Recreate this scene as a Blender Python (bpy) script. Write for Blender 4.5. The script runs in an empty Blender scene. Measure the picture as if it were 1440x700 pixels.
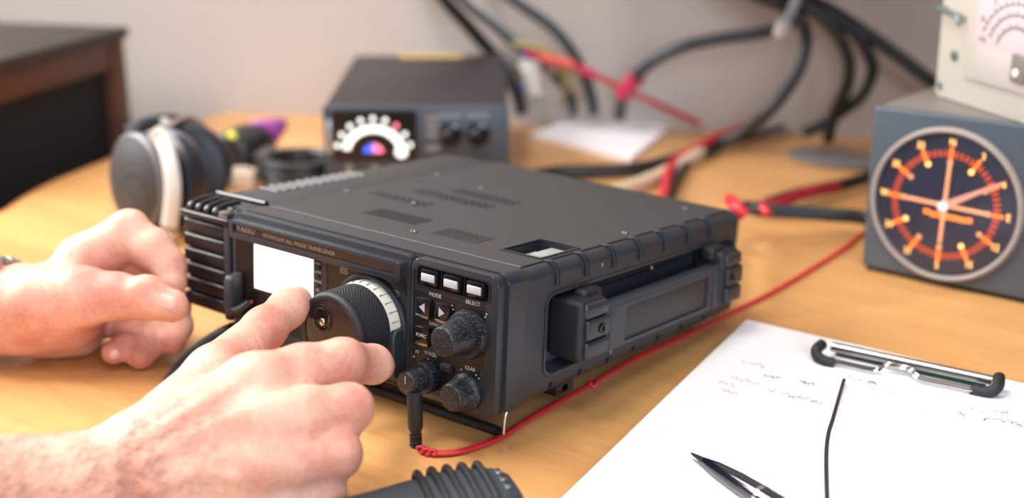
import bpy, bmesh, math, random
import numpy as np
from mathutils import Vector, Matrix
random.seed(7)
PI = math.pi
SC = bpy.context.scene
COL = SC.collection
Z0 = 0.74                      # desk top height above the floor

# ------------------------------------------------------------------ camera
EYE = np.array([0.42507702, -0.52528373, 0.33509375])
RW = np.array([[0.78502432, 0.61944554, -0.00490411],
               [0.18275522, -0.23915579, -0.95362730],
               [-0.59189302, 0.74772437, -0.30095025]])
FPX = 1850.0
def ray(px, py):
    return RW.T @ np.array([(px - 720) / FPX, (py - 350) / FPX, 1.0])
def T(px, py, z=0.0):          # point at height z above the desk top
    d = ray(px, py); p = EYE + d * (z - EYE[2]) / d[2]
    return Vector((p[0], p[1], p[2] + Z0))
def P(px, py, dep):            # point at a measured distance from the lens
    p = EYE + ray(px, py) * dep
    return Vector((p[0], p[1], p[2] + Z0))
cam = bpy.data.objects.new('camera', bpy.data.cameras.new('camera'))
COL.objects.link(cam); SC.camera = cam
cam.data.sensor_width = 36; cam.data.lens = FPX / 1440 * 36
cam.data.clip_start = 0.02
cr, cd, cf = Vector(RW[0]), Vector(RW[1]), Vector(RW[2])
m = Matrix((cr, -cd, -cf)).transposed().to_4x4()
m.translation = Vector((EYE[0], EYE[1], EYE[2] + Z0))
cam.matrix_world = m
cam.data.dof.use_dof = True
cam.data.dof.focus_distance = 0.745
cam.data.dof.aperture_fstop = 3.6
SC.view_settings.view_transform = 'Standard'
SC.view_settings.look = 'None'
SC.view_settings.gamma = 1
SC.view_settings.use_curve_mapping = False
SC.view_settings.exposure = 0.0

# ------------------------------------------------------------------ materials
def s2l(c):
    return tuple(((v / 12.92) if v <= 0.04045 else ((v + 0.055) / 1.055) ** 2.4) for v in [q / 255 for q in c])
def mat(name, rgb, rough=0.5, metal=0.0, bump=0.0, scale=200.0, var=0.0, spec=0.5, emit=None, estr=0.0,
        sss=0.0, coat=0.0, trans=0.0, con=None, vscale=None, rgb2=None, detail=4.0, ior=1.5):
    mm = bpy.data.materials.new(name); mm.use_nodes = True
    nt = mm.node_tree; b = nt.nodes['Principled BSDF']
    c = s2l(rgb)
    b.inputs['Base Color'].default_value = (*c, 1)
    b.inputs['Roughness'].default_value = rough
    b.inputs['Metallic'].default_value = metal
    b.inputs['Specular IOR Level'].default_value = spec
    b.inputs['IOR'].default_value = ior
    b.inputs['Coat Weight'].default_value = coat
    b.inputs['Transmission Weight'].default_value = trans
    if sss:
        b.inputs['Subsurface Weight'].default_value = sss
        b.inputs['Subsurface Radius'].default_value = (1.0, 0.35, 0.2)
        b.inputs['Subsurface Scale'].default_value = 0.006
    if emit:
        b.inputs['Emission Color'].default_value = (*s2l(emit), 1)
        b.inputs['Emission Strength'].default_value = estr
    tc = nt.nodes.new('ShaderNodeTexCoord')
    n = nt.nodes.new('ShaderNodeTexNoise'); n.inputs['Scale'].default_value = vscale or scale
    n.inputs['Detail'].default_value = detail
    nt.links.new(tc.outputs['Object'], n.inputs['Vector'])
    mx = nt.nodes.new('ShaderNodeMix'); mx.data_type = 'RGBA'
    c2 = s2l(rgb2) if rgb2 else tuple(max(0, v * (1 - var)) for v in c)
    mx.inputs[6].default_value = (*c, 1); mx.inputs[7].default_value = (*c2, 1)
    if con:
        cr_ = nt.nodes.new('ShaderNodeMapRange'); cr_.inputs[1].default_value = con[0]; cr_.inputs[2].default_value = con[1]
        nt.links.new(n.outputs['Fac'], cr_.inputs[0]); nt.links.new(cr_.outputs[0], mx.inputs[0])
    else: nt.links.new(n.outputs['Fac'], mx.inputs[0])
    nt.links.new(mx.outputs[2], b.inputs['Base Color'])
    if bump:
        n2 = nt.nodes.new('ShaderNodeTexNoise'); n2.inputs['Scale'].default_value = scale
        n2.inputs['Detail'].default_value = 3
        nt.links.new(tc.outputs['Object'], n2.inputs['Vector'])
        bp = nt.nodes.new('ShaderNodeBump'); bp.inputs['Strength'].default_value = bump
        bp.inputs['Distance'].default_value = 0.001
        nt.links.new(n2.outputs['Fac'], bp.inputs['Height'])
        nt.links.new(bp.outputs['Normal'], b.inputs['Normal'])
    return mm

# ------------------------------------------------------------------ objects
def link(name, me, parent=None, m=None, smooth=True, label=None):
    o = bpy.data.objects.new(name, me)
    COL.objects.link(o)
    if parent is not None: o.parent = parent
    if m is not None and me is not None:
        me.materials.clear(); me.materials.append(m)
    if label: o['label'] = label
    return o
def shade(me, ang=35):
    me.polygons.foreach_set('use_smooth', [True] * len(me.polygons))
    bm = bmesh.new(); bm.from_mesh(me)
    for e in bm.edges:
        if len(e.link_faces) == 2 and e.calc_face_angle(0) > math.radians(ang): e.smooth = False
    bm.to_mesh(me); bm.free(); me.update()
def obj(name, bm, m, parent=None, label=None, ang=35, xf=None):
    if isinstance(bm, (list, tuple)): bm = join(bm)
    bmesh.ops.recalc_face_normals(bm, faces=bm.faces)
    if xf:
        for v in bm.verts: v.co = Vector(xf(v.co))
    me = bpy.data.meshes.new(name); bm.to_mesh(me); bm.free()
    shade(me, ang)
    return link(name, me, parent, m, label=label)
def join(bms):
    out = bmesh.new()
    for b in bms:
        t = bpy.data.meshes.new('t'); b.to_mesh(t); b.free(); out.from_mesh(t); bpy.data.meshes.remove(t)
    return out
def thing(name, label, cat, loc=(0, 0, 0), rot=(0, 0, 0), group=None, mw=None):
    o = bpy.data.objects.new(name, None); o.empty_display_size = 0.02
    COL.objects.link(o); o.location = loc; o.rotation_euler = rot
    if mw is not None: o.matrix_world = mw
    o['label'] = label; o['category'] = cat
    if group: o['group'] = group
    return o
def tag(o, label, cat, group=None, kind=None):
    o['label'] = label; o['category'] = cat
    if group: o['group'] = group
    if kind: o['kind'] = kind
    return o
def struct(o):
    o['kind'] = 'structure'; return o

def box(x0, x1, y0, y1, z0, z1, bev=0.0, seg=2, mtx=None):
    bm = bmesh.new()
    bmesh.ops.create_cube(bm, size=1)
    for v in bm.verts:
        v.co = Vector(((x0 + x1) / 2 + v.co.x * (x1 - x0), (y0 + y1) / 2 + v.co.y * (y1 - y0), (z0 + z1) / 2 + v.co.z * (z1 - z0)))
    if bev: bmesh.ops.bevel(bm, geom=bm.edges[:], offset=bev, segments=seg, profile=0.5, affect='EDGES')
    if mtx is not None: bm.transform(mtx)
    return bm
def rrect(w, h, r, n=6):
    pts = []
    for cx, cy, a0 in ((w / 2 - r, h / 2 - r, 0), (-w / 2 + r, h / 2 - r, 90), (-w / 2 + r, -h / 2 + r, 180), (w / 2 - r, -h / 2 + r, 270)):
        for i in range(n + 1):
            a = math.radians(a0 + 90 * i / n); pts.append((cx + r * math.cos(a), cy + r * math.sin(a)))
    return pts
def prism(pts, h0, h1, mtx=None, bev=0.0, seg=2):
    """outline in local XY extruded from h0 to h1 along Z"""
    bm = bmesh.new()
    a = [bm.verts.new((x, y, h0)) for x, y in pts]; b = [bm.verts.new((x, y, h1)) for x, y in pts]
    n = len(pts)
    bm.faces.new(a[::-1]); bm.faces.new(b)
    for i in range(n): bm.faces.new((a[i], a[(i + 1) % n], b[(i + 1) % n], b[i]))
    if bev:
        bm.edges.ensure_lookup_table()
        es = [e for e in bm.edges if abs(e.verts[0].co.z - e.verts[1].co.z) < 1e-9]
        bmesh.ops.bevel(bm, geom=es, offset=bev, segments=seg, profile=0.5, affect='EDGES')
    if mtx is not None: bm.transform(mtx)
    return bm
def ringprism(outer, inner, h0, h1, mtx=None):
    bm = bmesh.new(); n = len(outer)
    R = [[bm.verts.new((x, y, h)) for x, y in pts] for pts, h in ((outer, h0), (outer, h1), (inner, h1), (inner, h0))]
    for k in range(4):
        a, b = R[k], R[(k + 1) % 4]
        for i in range(n): bm.faces.new((a[i], a[(i + 1) % n], b[(i + 1) % n], b[i]))
    if mtx is not None: bm.transform(mtx)
    return bm
def lathe(prof, n=48, mtx=None, mod=None, cap=True):
    """prof: list of (radius, height along Z)"""
    bm = bmesh.new(); rows = []
    for k, (r, h) in enumerate(prof):
        row = []
        for i in range(n):
            a = 2 * PI * i / n; rr = r + (mod(i, k) if mod else 0)
            row.append(bm.verts.new((rr * math.cos(a), rr * math.sin(a), h)))
        rows.append(row)
    for a, b in zip(rows, rows[1:]):
        for i in range(n): bm.faces.new((a[i], a[(i + 1) % n], b[(i + 1) % n], b[i]))
    if cap:
        bm.faces.new(rows[0][::-1]); bm.faces.new(rows[-1])
    if mtx is not None: bm.transform(mtx)
    return bm
def cyl(r, h0, h1, n=32, mtx=None, bev=0.0):
    p = [(r, h0), (r, h1)] if not bev else [(r - bev, h0), (r, h0 + bev), (r, h1 - bev), (r - bev * .3, h1 - bev * .3), (r - bev, h1)]
    return lathe(p, n, mtx)
def cr_spline(pts, k=8):
    pts = [Vector(p) for p in pts]; out = []
    n = len(pts)
    for i in range(n - 1):
        p0 = pts[max(i - 1, 0)]; p1 = pts[i]; p2 = pts[i + 1]; p3 = pts[min(i + 2, n - 1)]
        for j in range(k):
            t = j / k
            out.append(0.5 * ((2 * p1) + (p2 - p0) * t + (2 * p0 - 5 * p1 + 4 * p2 - p3) * t * t + (3 * p1 - p0 - 3 * p2 + p3) * t ** 3))
    out.append(pts[-1]); return out
def tube(pts, r, n=12, k=8, smooth=True, flat=1.0, rf=None):
    path = cr_spline(pts, k) if smooth else [Vector(p) for p in pts]
    bm = bmesh.new(); rows = []
    t0 = (path[1] - path[0]).normalized()
    u = t0.orthogonal().normalized()
    for i, p in enumerate(path):
        t = (path[min(i + 1, len(path) - 1)] - path[max(i - 1, 0)]).normalized()
        u = (u - t * u.dot(t)).normalized(); v = t.cross(u)
        rr = r * (rf(i / (len(path) - 1)) if rf else 1)
        rows.append([bm.verts.new(p + (u * math.cos(2 * PI * j / n) + v * math.sin(2 * PI * j / n) * flat) * rr) for j in range(n)])
    for a, b in zip(rows, rows[1:]):
        for j in range(n): bm.faces.new((a[j], a[(j + 1) % n], b[(j + 1) % n], b[j]))
    bm.faces.new(rows[0][::-1]); bm.faces.new(rows[-1])
    return bm
def boolean(o, cutters, op='DIFFERENCE'):
    for c in cutters:
        md = o.modifiers.new('b', 'BOOLEAN'); md.operation = op; md.object = c; md.solver = 'EXACT'
    bpy.context.view_layer.update()
    dg = bpy.context.evaluated_depsgraph_get()
    me = bpy.data.meshes.new_from_object(o.evaluated_get(dg))
    o.modifiers.clear(); old = o.data; o.data = me; me.name = o.name
    for c in cutters: bpy.data.objects.remove(c)
    shade(me, 35)
    return o
def text(name, s, size, mtx, m, parent, ext=0.00015, align='CENTER', sx=1.0):
    cu = bpy.data.curves.new('t', 'FONT'); cu.body = s; cu.size = size; cu.extrude = ext
    cu.align_x = align; cu.align_y = 'CENTER'; cu.resolution_u = 2
    t = bpy.data.objects.new('t', cu); COL.objects.link(t)
    bpy.context.view_layer.update()
    me = bpy.data.meshes.new_from_object(t.evaluated_get(bpy.context.evaluated_depsgraph_get()))
    bpy.data.objects.remove(t)
    me.transform(Matrix.Diagonal((sx, 1, 1, 1))); me.transform(mtx)
    return link(name, me, parent, m)
def TR(x, y, z): return Matrix.Translation((x, y, z))
FR = Matrix.Rotation(PI / 2, 4, 'X')          # local Z -> -Y, local Y -> Z  (front faces)
RX = lambda d: Matrix.Rotation(math.radians(d), 4, 'X')
RY = lambda d: Matrix.Rotation(math.radians(d), 4, 'Y')
RZ = lambda d: Matrix.Rotation(math.radians(d), 4, 'Z')
def MZ(p, zdir, up=(0, 0, 1)):                # matrix with local Z along zdir
    z = Vector(zdir).normalized(); x = Vector(up).cross(z)
    if x.length < 1e-4: x = Vector((1, 0, 0))
    x.normalize(); y = z.cross(x)
    mm = Matrix((x, y, z)).transposed().to_4x4(); mm.translation = p
    return mm
# ------------------------------------------------------------------ palette
M = {}
M['case'] = mat('black case paint', (42, 47, 55), 0.38, bump=0.25, scale=1800, var=0.25, vscale=60)
M['case_top'] = mat('black cover paint', (50, 50, 51), 0.5, bump=0.3, scale=1500, var=0.15, vscale=25)
M['bezel'] = mat('grey black bezel plastic', (40, 44, 50), 0.38, bump=0.15, scale=1500, var=0.15, vscale=90)
M['panel'] = mat('black panel plastic', (20, 20, 23), 0.32, bump=0.1, scale=1500, var=0.2, vscale=80)
M['gloss'] = mat('gloss black panel', (22, 21, 25), 0.2, var=0.2)
M['rubber'] = mat('black rubber', (28, 30, 34), 0.5, bump=0.4, scale=2500, var=0.3, vscale=300)
M['knob'] = mat('worn knob plastic', (20, 22, 26), 0.36, bump=0.25, scale=1200, rgb2=(92, 98, 108), vscale=1000, con=(.52, .82))
M['white'] = mat('off white print', (165, 165, 168), 0.5, var=0.1)
M['ringm'] = mat('ivory dial ring', (205, 200, 190), 0.45, var=0.12, vscale=150)
M['gold'] = mat('pale gold print', (150, 128, 105), 0.5, var=0.1)
M['chrome'] = mat('chrome', (200, 200, 200), 0.12, 1.0, var=0.05)
M['steel'] = mat('brushed steel', (170, 170, 168), 0.3, 1.0, var=0.15)
M['screen'] = mat('lit display glass', (240, 240, 240), 0.2, emit=(250, 248, 255), estr=1.3)
M['red_led'] = mat('red lamp', (150, 60, 45), 0.3, emit=(220, 80, 50), estr=0.25)
M['cap'] = mat('button highlight tone', (196, 196, 200), 0.22, var=.3, vscale=500)  # pale colour stands in for the ceiling's reflection on the dark buttons
M['dark'] = mat('dark slot', (12, 12, 14), 0.6)
M['grey_card'] = mat('grey latch', (150, 152, 150), 0.5, var=0.3)
M['redcord'] = mat('red cord sheath', (205, 38, 52), 0.38, bump=0.2, scale=900, var=0.15)

# ------------------------------------------------------------------ the transceiver (tilted on its bail)
W, H, D = 0.222, 0.08, 0.265
tl = math.radians(4.0)
Rt = Matrix.Rotation(-tl, 4, 'X')
# pitched about its rear feet; local origin is the lower right front corner
radio = thing('radio_transceiver', 'black radio transceiver with lit display, big dial and side handle, propped on the desk', 'radio',
              mw=Matrix.Translation((0, 0.25, Z0)) @ Rt @ Matrix.Translation((0, -0.25, 0.006)))
def wp(c):        # the case tapers a little towards its rear
    s = max(c.y, 0) / D * min(1, max(0, 1 + c.x / W))
    return (c.x, c.y, c.z + s * (0.0037 * (1 - c.z / H) - 0.004 * (c.z / H)))
# main case
bm = box(-W + 0.001, 0, 0.0195, D, 0, H, 0)
bm.edges.ensure_lookup_table()
es = [e for e in bm.edges if all(abs(v.co.x) < 1e-6 for v in e.verts) and abs(e.verts[0].co.z - e.verts[1].co.z) < 1e-6]
bmesh.ops.bevel(bm, geom=es, offset=0.0065, segments=5, profile=0.5, affect='EDGES')
es = [e for e in bm.edges if all(abs(v.co.y - D) < 1e-6 for v in e.verts)]
bmesh.ops.bevel(bm, geom=es, offset=0.004, segments=3, profile=0.5, affect='EDGES')
case = obj('case', bm, M['case'], radio)
def cutter(bm, n='c'): return obj(n, bm, None, radio)
# recess of the side handle (outline in Y,Z)
XF = Matrix(((0, 0, 1, 0), (1, 0, 0, 0), (0, 1, 0, 0), (0, 0, 0, 1)))   # local XY -> YZ, local Z -> X
rec = prism(rrect(0.218, 0.049, 0.007), -0.0100, 0.002, TR(0, 0.148, 0.0375) @ XF)
for v in rec.verts:
    if v.co.x < 0: v.co.y = 0.148 + (v.co.y - 0.148) * 0.975; v.co.z = 0.0375 + (v.co.z - 0.0375) * 0.9
cuts = [cutter(rec)]
cuts.append(cutter(prism(rrect(0.2145, 0.0455, 0.006), -0.03, -0.003, TR(0, 0.148, 0.0365) @ XF)) if False else cutter(box(-0.0125, -0.003, 0.098, 0.205, 0.052, 0.0585)))
cuts.append(cutter(box(-0.0405, -0.0125, 0.047, 0.085, 0.073, 0.09)))
for i in range(7):
    y = 0.046 + i * 0.0295
    cuts.append(cutter(box(-0.0025, 0.002, y - 0.0022, y + 0.0022, -0.002, 0.0075)))
boolean(case, cuts)
for v in case.data.vertices: v.co = Vector(wp(v.co))
M['case'].node_tree.nodes['Principled BSDF']
# cover plate on top with vents and screws
cover = obj('top_cover', box(-W + 0.004, -0.0085, 0.024, D - 0.003, H, H + 0.0009, 0.0004, 1), M['case_top'], radio, xf=wp)
boolean(cover, [cutter(box(-0.0405, -0.0125, 0.047, 0.085, 0.07, 0.09))])
rim = obj('hatch_frame', ringprism(rrect(0.031, 0.041, 0.001), rrect(0.028, 0.038, 0.001), H + 0.0005, H + 0.0016, TR(-0.0265, 0.066, 0)), M['bezel'], radio, xf=wp)
obj('hatch_latch', [box(-0.036, -0.016, 0.052, 0.074, 0.0735, 0.0765, 0.0008), box(-0.030, -0.014, 0.060, 0.082, 0.0765, 0.0785, 0.0008)], M['grey_card'], radio, 'grey latch plate in the top slot', xf=wp)
for x, y in ((-0.217, 0.094), (-0.160, 0.101), (-0.214, 0.186), (-0.163, 0.176), (-0.106, 0.0415), (-0.0165, 0.1425), (-0.03, 0.24)):
    obj('screw', [cyl(0.0023, H + 0.0007, H + 0.0017, 16, TR(x, y, 0), 0.0004), ], M['steel'], radio, xf=wp)
M['ventm'] = mat('vent hole', (36, 38, 42), 0.6)
def vent(x0, x1, y0, y1, nx, ny):
    bs = []
    for i in range(nx):
        for j in range(ny):
            cx = x0 + (x1 - x0) * (i + .5) / nx; cy = y0 + (y1 - y0) * (j + .5) / ny
            bs.append(box(cx - (x1 - x0) / nx * .27, cx + (x1 - x0) / nx * .27, cy - (y1 - y0) / ny * .2, cy + (y1 - y0) / ny * .2, H + 0.0008, H + 0.0011))
    obj('vent', bs, M['ventm'], radio, 'patch of small dark speaker holes', xf=wp)
vent(-0.098, -0.060, 0.046, 0.066, 9, 7)
vent(-0.165, -0.118, 0.055, 0.075, 11, 7)
vent(-0.190, -0.120, 0.128, 0.142, 12, 2)
vent(-0.172, -0.115, 0.150, 0.164, 12, 2)
vent(-0.205, -0.150, 0.100, 0.112, 9, 2)
# ribs wrapping the right shoulder
for i in range(7):
    y = 0.0466 + i * 0.0295
    pth = [(-0.0085, y, H + 0.0004), (-0.0045, y, H + 0.0008), (-0.0012, y, H - 0.0018), (0.0006, y, H - 0.006), (0.0008, y, H - 0.0125)]
    obj('edge_rib', [tube(pth, 0.00085, 8, 4), tube([(p[0] + .0002, p[1] + 0.0026, p[2]) for p in pth], 0.00055, 8, 4)], M['bezel'], radio, xf=wp)
for y, z in ((0.093, 0.0715), (0.150, 0.059), (0.108, 0.0105)):
    obj('screw', cyl(0.0013, -0.0005, 0.0006, 12, TR(0, y, z) @ XF), M['steel'], radio, xf=wp)
# raised outline around the handle recess
obj('recess_rim', ringprism(rrect(0.2215, 0.0525, 0.0085), rrect(0.218, 0.049, 0.007), -0.0005, 0.0007, TR(0, 0.148, 0.0375) @ XF), M['bezel'], radio, xf=wp)
# front bezel rings
def shell(x0, x1, y0, y1, z0, z1, r):
    pts = rrect(x1 - x0, z1 - z0, r)
    return prism(pts, -y1, -y0, TR((x0 + x1) / 2, 0, (z0 + z1) / 2) @ FR, 0.0008, 2)
obj('bezel_ring', shell(-W, 0.0012, 0.0018, 0.019, -0.0015, H + 0.0018, 0.0065), M['bezel'], radio)
# right hand control panel
fp = obj('control_panel', shell(-0.0648, -0.0008, -0.0055, 0.0014, -0.0012, H + 0.001, 0.0055), M['bezel'], radio)
FZ = lambda x, y, z: TR(x, y, z) @ FR
cp = cutter(prism([(-0.0295, 0.0355), (0.024, 0.0355), (0.024, -0.0105), (0.0215, -0.013), (0.0215, -0.036), (-0.0295, -0.036)], 0, 0.0022, FZ(-0.0335, -0.0047, 0.0385)))
for v in cp.data.vertices:
    if v.co.y < -0.0065: v.co.y = -0.008
c2 = cutter(prism(rrect(0.053, 0.0115, 0.003), 0, 0.01, FZ(-0.0335, -0.0018, 0.0715)))
boolean(fp, [cp, c2])
face = obj('panel_face', prism([(-0.0292, 0.0232), (0.0238, 0.0232), (0.0238, -0.0105), (0.0213, -0.013), (0.0213, -0.0358), (-0.0292, -0.0358)], 0.0001, 0.0008, FZ(-0.0335, -0.0047, 0.0385)), M['panel'], fp)
obj('button_surround', [ringprism(rrect(0.0545, 0.013, 0.0035), rrect(0.0525, 0.011, 0.0028), 0, 0.0012, FZ(-0.0335, -0.0048, 0.0715)),
                        box(-0.0425, -0.0418, -0.0055, -0.002, 0.0665, 0.0765, .0002), box(-0.0257, -0.025, -0.0055, -0.002, 0.0665, 0.0765, .0002)], M['panel'], fp)
for x in (-0.0505, -0.0335, -0.0165):
    b = obj('function_button', [box(x - 0.0062, x + 0.0062, -0.0072, -0.0022, 0.0670, 0.0762, 0.0011)], M['gloss'], fp)
    obj('button_cap', box(x - 0.0050, x + 0.0050, -0.0080, -0.0070, 0.0692, 0.0738, 0.0005), M['cap'], b, 'button face with painted highlight')
for x, s in ((-0.0535, -1), (-0.0388, 1)):
    b = obj('arrow_button', box(x - 0.0054, x + 0.0054, -0.0085, -0.005, 0.0472, 0.0588, 0.0009), M['gloss'], fp)
    obj('arrow_mark', prism([(-0.002 * s, 0.0028), (-0.002 * s, -0.0028), (0.0022 * s, 0)], 0, 0.0003, FZ(x, -0.0084, 0.0538)), M['white'], b)
    obj('button_bevel', box(x - 0.0048, x + 0.0048, -0.0088, -0.0082, 0.0477, 0.0492, 0.0002), M['steel'], b)
b = obj('function_key', box(-0.0590, -0.0482, -0.0085, -0.005, 0.0305, 0.0418, 0.0009), M['gloss'], fp)
text('key_text', 'FUNC', 0.0030, FZ(-0.0536, -0.0086, 0.0368), M['white'], b)
obj('button_bevel', box(-0.0584, -0.0488, -0.0088, -0.0082, 0.0311, 0.0326, 0.0002), M['steel'], b)
b = obj('small_key', box(-0.0400, -0.0315, -0.0080, -0.005, 0.0186, 0.0236, 0.0012), M['knob'], fp)
for s, x, z, sz in (('MODE', -0.0462, 0.0618, 0.0032), ('BAND', -0.0462, 0.0445, 0.0030), ('SELECT', -0.0185, 0.0632, 0.0032), ('RF/SQL', -0.0490, 0.0262, 0.0030), ('CLAR', -0.0190, 0.0246, 0.0030), ('AF', -0.0590, 0.0250, 0.0028)):
    text('panel_text', s, sz, FZ(x, -0.0056, z), M['white'], fp)
dots = [(-0.0335, 0.0585), (-0.0326, 0.0565), (-0.0085, 0.0590), (-0.0093, 0.0572), (-0.0430, 0.0170), (-0.0425, 0.0115), (-0.0615, 0.0215), (-0.0505, 0.0225), (-0.0255, 0.0225), (-0.0145, 0.0220), (-0.0125, 0.0205)]
for x, z in dots: obj('index_dot', cyl(0.0005, 0, 0.0003, 8, FZ(x, -0.0055, z)), M['white'], fp)
obj('knob_divider', [tube([(-0.062, -0.0058, 0.0028), (-0.040, -0.0058, 0.0285), (-0.0235, -0.0058, 0.0285)], 0.0004, 6, 3)], M['bezel'], fp)
# concentric knobs
def knob(name, x, z, prof, m, parent, knurl=0.0, n=60, label=None):
    md = (lambda i, k: knurl * (1 if i % 2 else -1) if 0 < k < len(prof) - 1 else 0) if knurl else None
    return obj(name, lathe(prof, n, FZ(x, 0, z), md), m, parent, label, ang=50)
b = knob('skirt_knob', -0.0205, 0.0448, [(0.0120, 0.005), (0.0140, 0.0052), (0.0140, 0.0080), (0.0132, 0.0105), (0.0118, 0.0110)], M['knob'], radio, 0.00012)
knob('top_knob', -0.0215, 0.0448, [(0.0110, 0.0095), (0.0108, 0.0130), (0.0098, 0.0190), (0.0086, 0.0268), (0.0079, 0.0278), (0.0070, 0.0279)], M['knob'], b, 0.00018)
b = knob('round_knob', -0.0205, 0.0108, [(0.0105, 0.005), (0.0110, 0.0056), (0.0108, 0.0085), (0.0096, 0.0095), (0.0090, 0.0140), (0.0080, 0.0195), (0.0073, 0.0206), (0.0065, 0.0207)], M['knob'], radio, 0.00016)
b = knob('skirt_knob', -0.0500, 0.0128, [(0.0088, 0.005), (0.0095, 0.0056), (0.0095, 0.0120), (0.0085, 0.0128)], M['knob'], radio, 0.0003)
knob('top_knob', -0.0505, 0.0125, [(0.0066, 0.0125), (0.0072, 0.0130), (0.0070, 0.0235), (0.0064, 0.0245), (0.0055, 0.0246)], M['knob'], b, 0.0001)
for x, z, y, dz in ((-0.0505, 0.0125, -0.0247, 0.0045),):
    obj('pointer', box(x - 0.0003, x + 0.0003, y - 0.0003, y, z, z + dz), M['white'], b)
# ---- left (display) panel
dp = obj('display_panel', shell(-W + 0.0005, -0.0662, -0.0045, 0.0014, -0.0005, H + 0.0005, 0.004), M['bezel'], radio)
boolean(dp, [cutter(prism(rrect(0.0795, 0.058, 0.003), 0, 0.01, FZ(-0.1795, -0.0012, 0.0375))), cutter(prism(rrect(0.066, 0.066, 0.002), 0, 0.01, FZ(-0.1020, -0.0036, 0.0335)))])
obj('panel_face', box(-0.1385, -0.0695, -0.0042, -0.0034, 0.001, 0.0660), M['panel'], dp)
fr = ringprism(rrect(0.0795, 0.058, 0.003), rrect(0.0600, 0.0335, 0.001), -0.0003, 0.0042, FZ(-0.1795, 0, 0.0375))
for v in fr.verts:
    if abs(v.co.x + 0.1795) < 0.0325 and abs(v.co.z - 0.0375) < 0.018:
        v.co.y = -0.0004 if v.co.y > -0.002 else -0.0014; v.co.z += 0.0100; v.co.x += 0.0030
obj('display_surround', fr, M['panel'], dp, ang=20)
obj('screen', box(-0.2052, -0.1480, -0.0014, -0.0004, 0.0322, 0.0628, 0.0006), M['screen'], dp, 'bright white lit display')
obj('key_column', box(-0.1475, -0.1392, -0.0040, -0.001, 0.030, 0.0645, 0.0003), M['gloss'], dp)
for k, z in enumerate((0.0600, 0.0548, 0.0486, 0.0432)):
    text('key_text', ('A', 'B', 'C', 'D')[k] if False else ('FAST', 'LOCK', 'HOME', 'SPL')[k], 0.0024, FZ(-0.1435, -0.0041, z + 0.001), M['white'], dp)
    obj('status_key', box(-0.1455, -0.1415, -0.0050, -0.003, z - 0.0022, z - 0.0004, 0.0003), M['knob'], dp)
obj('status_lamp', cyl(0.0011, 0, 0.0012, 16, FZ(-0.2045, -0.0040, 0.0235), .0003), M['red_led'], dp, 'small red lamp under the display')
obj('lower_keys', [box(x, x + 0.0042, -0.0056, -0.004, 0.0185, 0.0218, .0004) for x in (-0.1985, -0.1925, -0.1865, -0.1795)], M['knob'], dp)
# finger guards at the side of display and dial
def guard(x, z0, z1, dep, w):
    pts = [(0.0, z0), (0.006, z0 - 0.0035), (0.010, z0 - 0.002), (dep, z0 + 0.004), (dep, z1 - 0.003), (dep - 0.002, z1), (0, z1 + 0.001)]
    mt = Matrix(((0, 0, 1, x), (-1, 0, 0, -0.0035), (0, 1, 0, 0), (0, 0, 0, 1)))
    return prism(pts, -w / 2, w / 2, mt, 0.0012, 3)
obj('finger_guard', guard(-0.0725, 0.010, 0.0365, 0.0115, 0.0068), M['bezel'], dp)
obj('finger_guard', guard(-0.2165, 0.016, 0.0400, 0.0110, 0.0068), M['bezel'], dp)
obj('guard_foot', tube([(-0.2165, -0.012, 0.0195), (-0.2110, -0.0115, 0.0180), (-0.2050, -0.0060, 0.0235)], 0.0024, 10, 4), M['bezel'], dp)
# name bar
nb = obj('name_bar', prism(rrect(0.149, 0.0115, 0.0022), 0, 0.0065, FZ(-0.1440, -0.0040, 0.0712), 0.0006), M['bezel'], dp)
boolean(nb, [cutter(prism(rrect(0.142, 0.0058, 0.0012), 0, 0.01, FZ(-0.1440, -0.0088, 0.0722)))])
obj('name_strip', prism(rrect(0.1416, 0.0055, 0.0011), 0, 0.0004, FZ(-0.1440, -0.0088, 0.0722)), M['gloss'], nb)
text('maker_name', 'YAESU', 0.0044, FZ(-0.2035, -0.0093, 0.0722), M['gold'], nb, sx=1.35)
text('model_text', 'HF/VHF/UHF ALL MODE TRANSCEIVER', 0.0036, FZ(-0.1555, -0.0093, 0.0720), M['gold'], nb, sx=1.05)
# dial marks
obj('index_mark', prism([(-0.003, 0.0014), (0.003, 0.0014), (0, -0.0016)], 0, 0.0004, FZ(-0.1010, -0.0042, 0.0625)), M['steel'], dp)
for x, z in ((-0.1205, 0.0612), (-0.0785, 0.0560)):
    obj('small_label', [ringprism(rrect(0.0062, 0.0034, .0006), rrect(0.0054, 0.0026, .0004), 0, 0.0003, FZ(x, -0.0042, z)), box(x - .0015, x - .0007, -.0045, -.0042, z - .0007, z + .0007), box(x + .0006, x + .0014, -.0045, -.0042, z - .0007, z + .0007)], M['steel'], dp)
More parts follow.
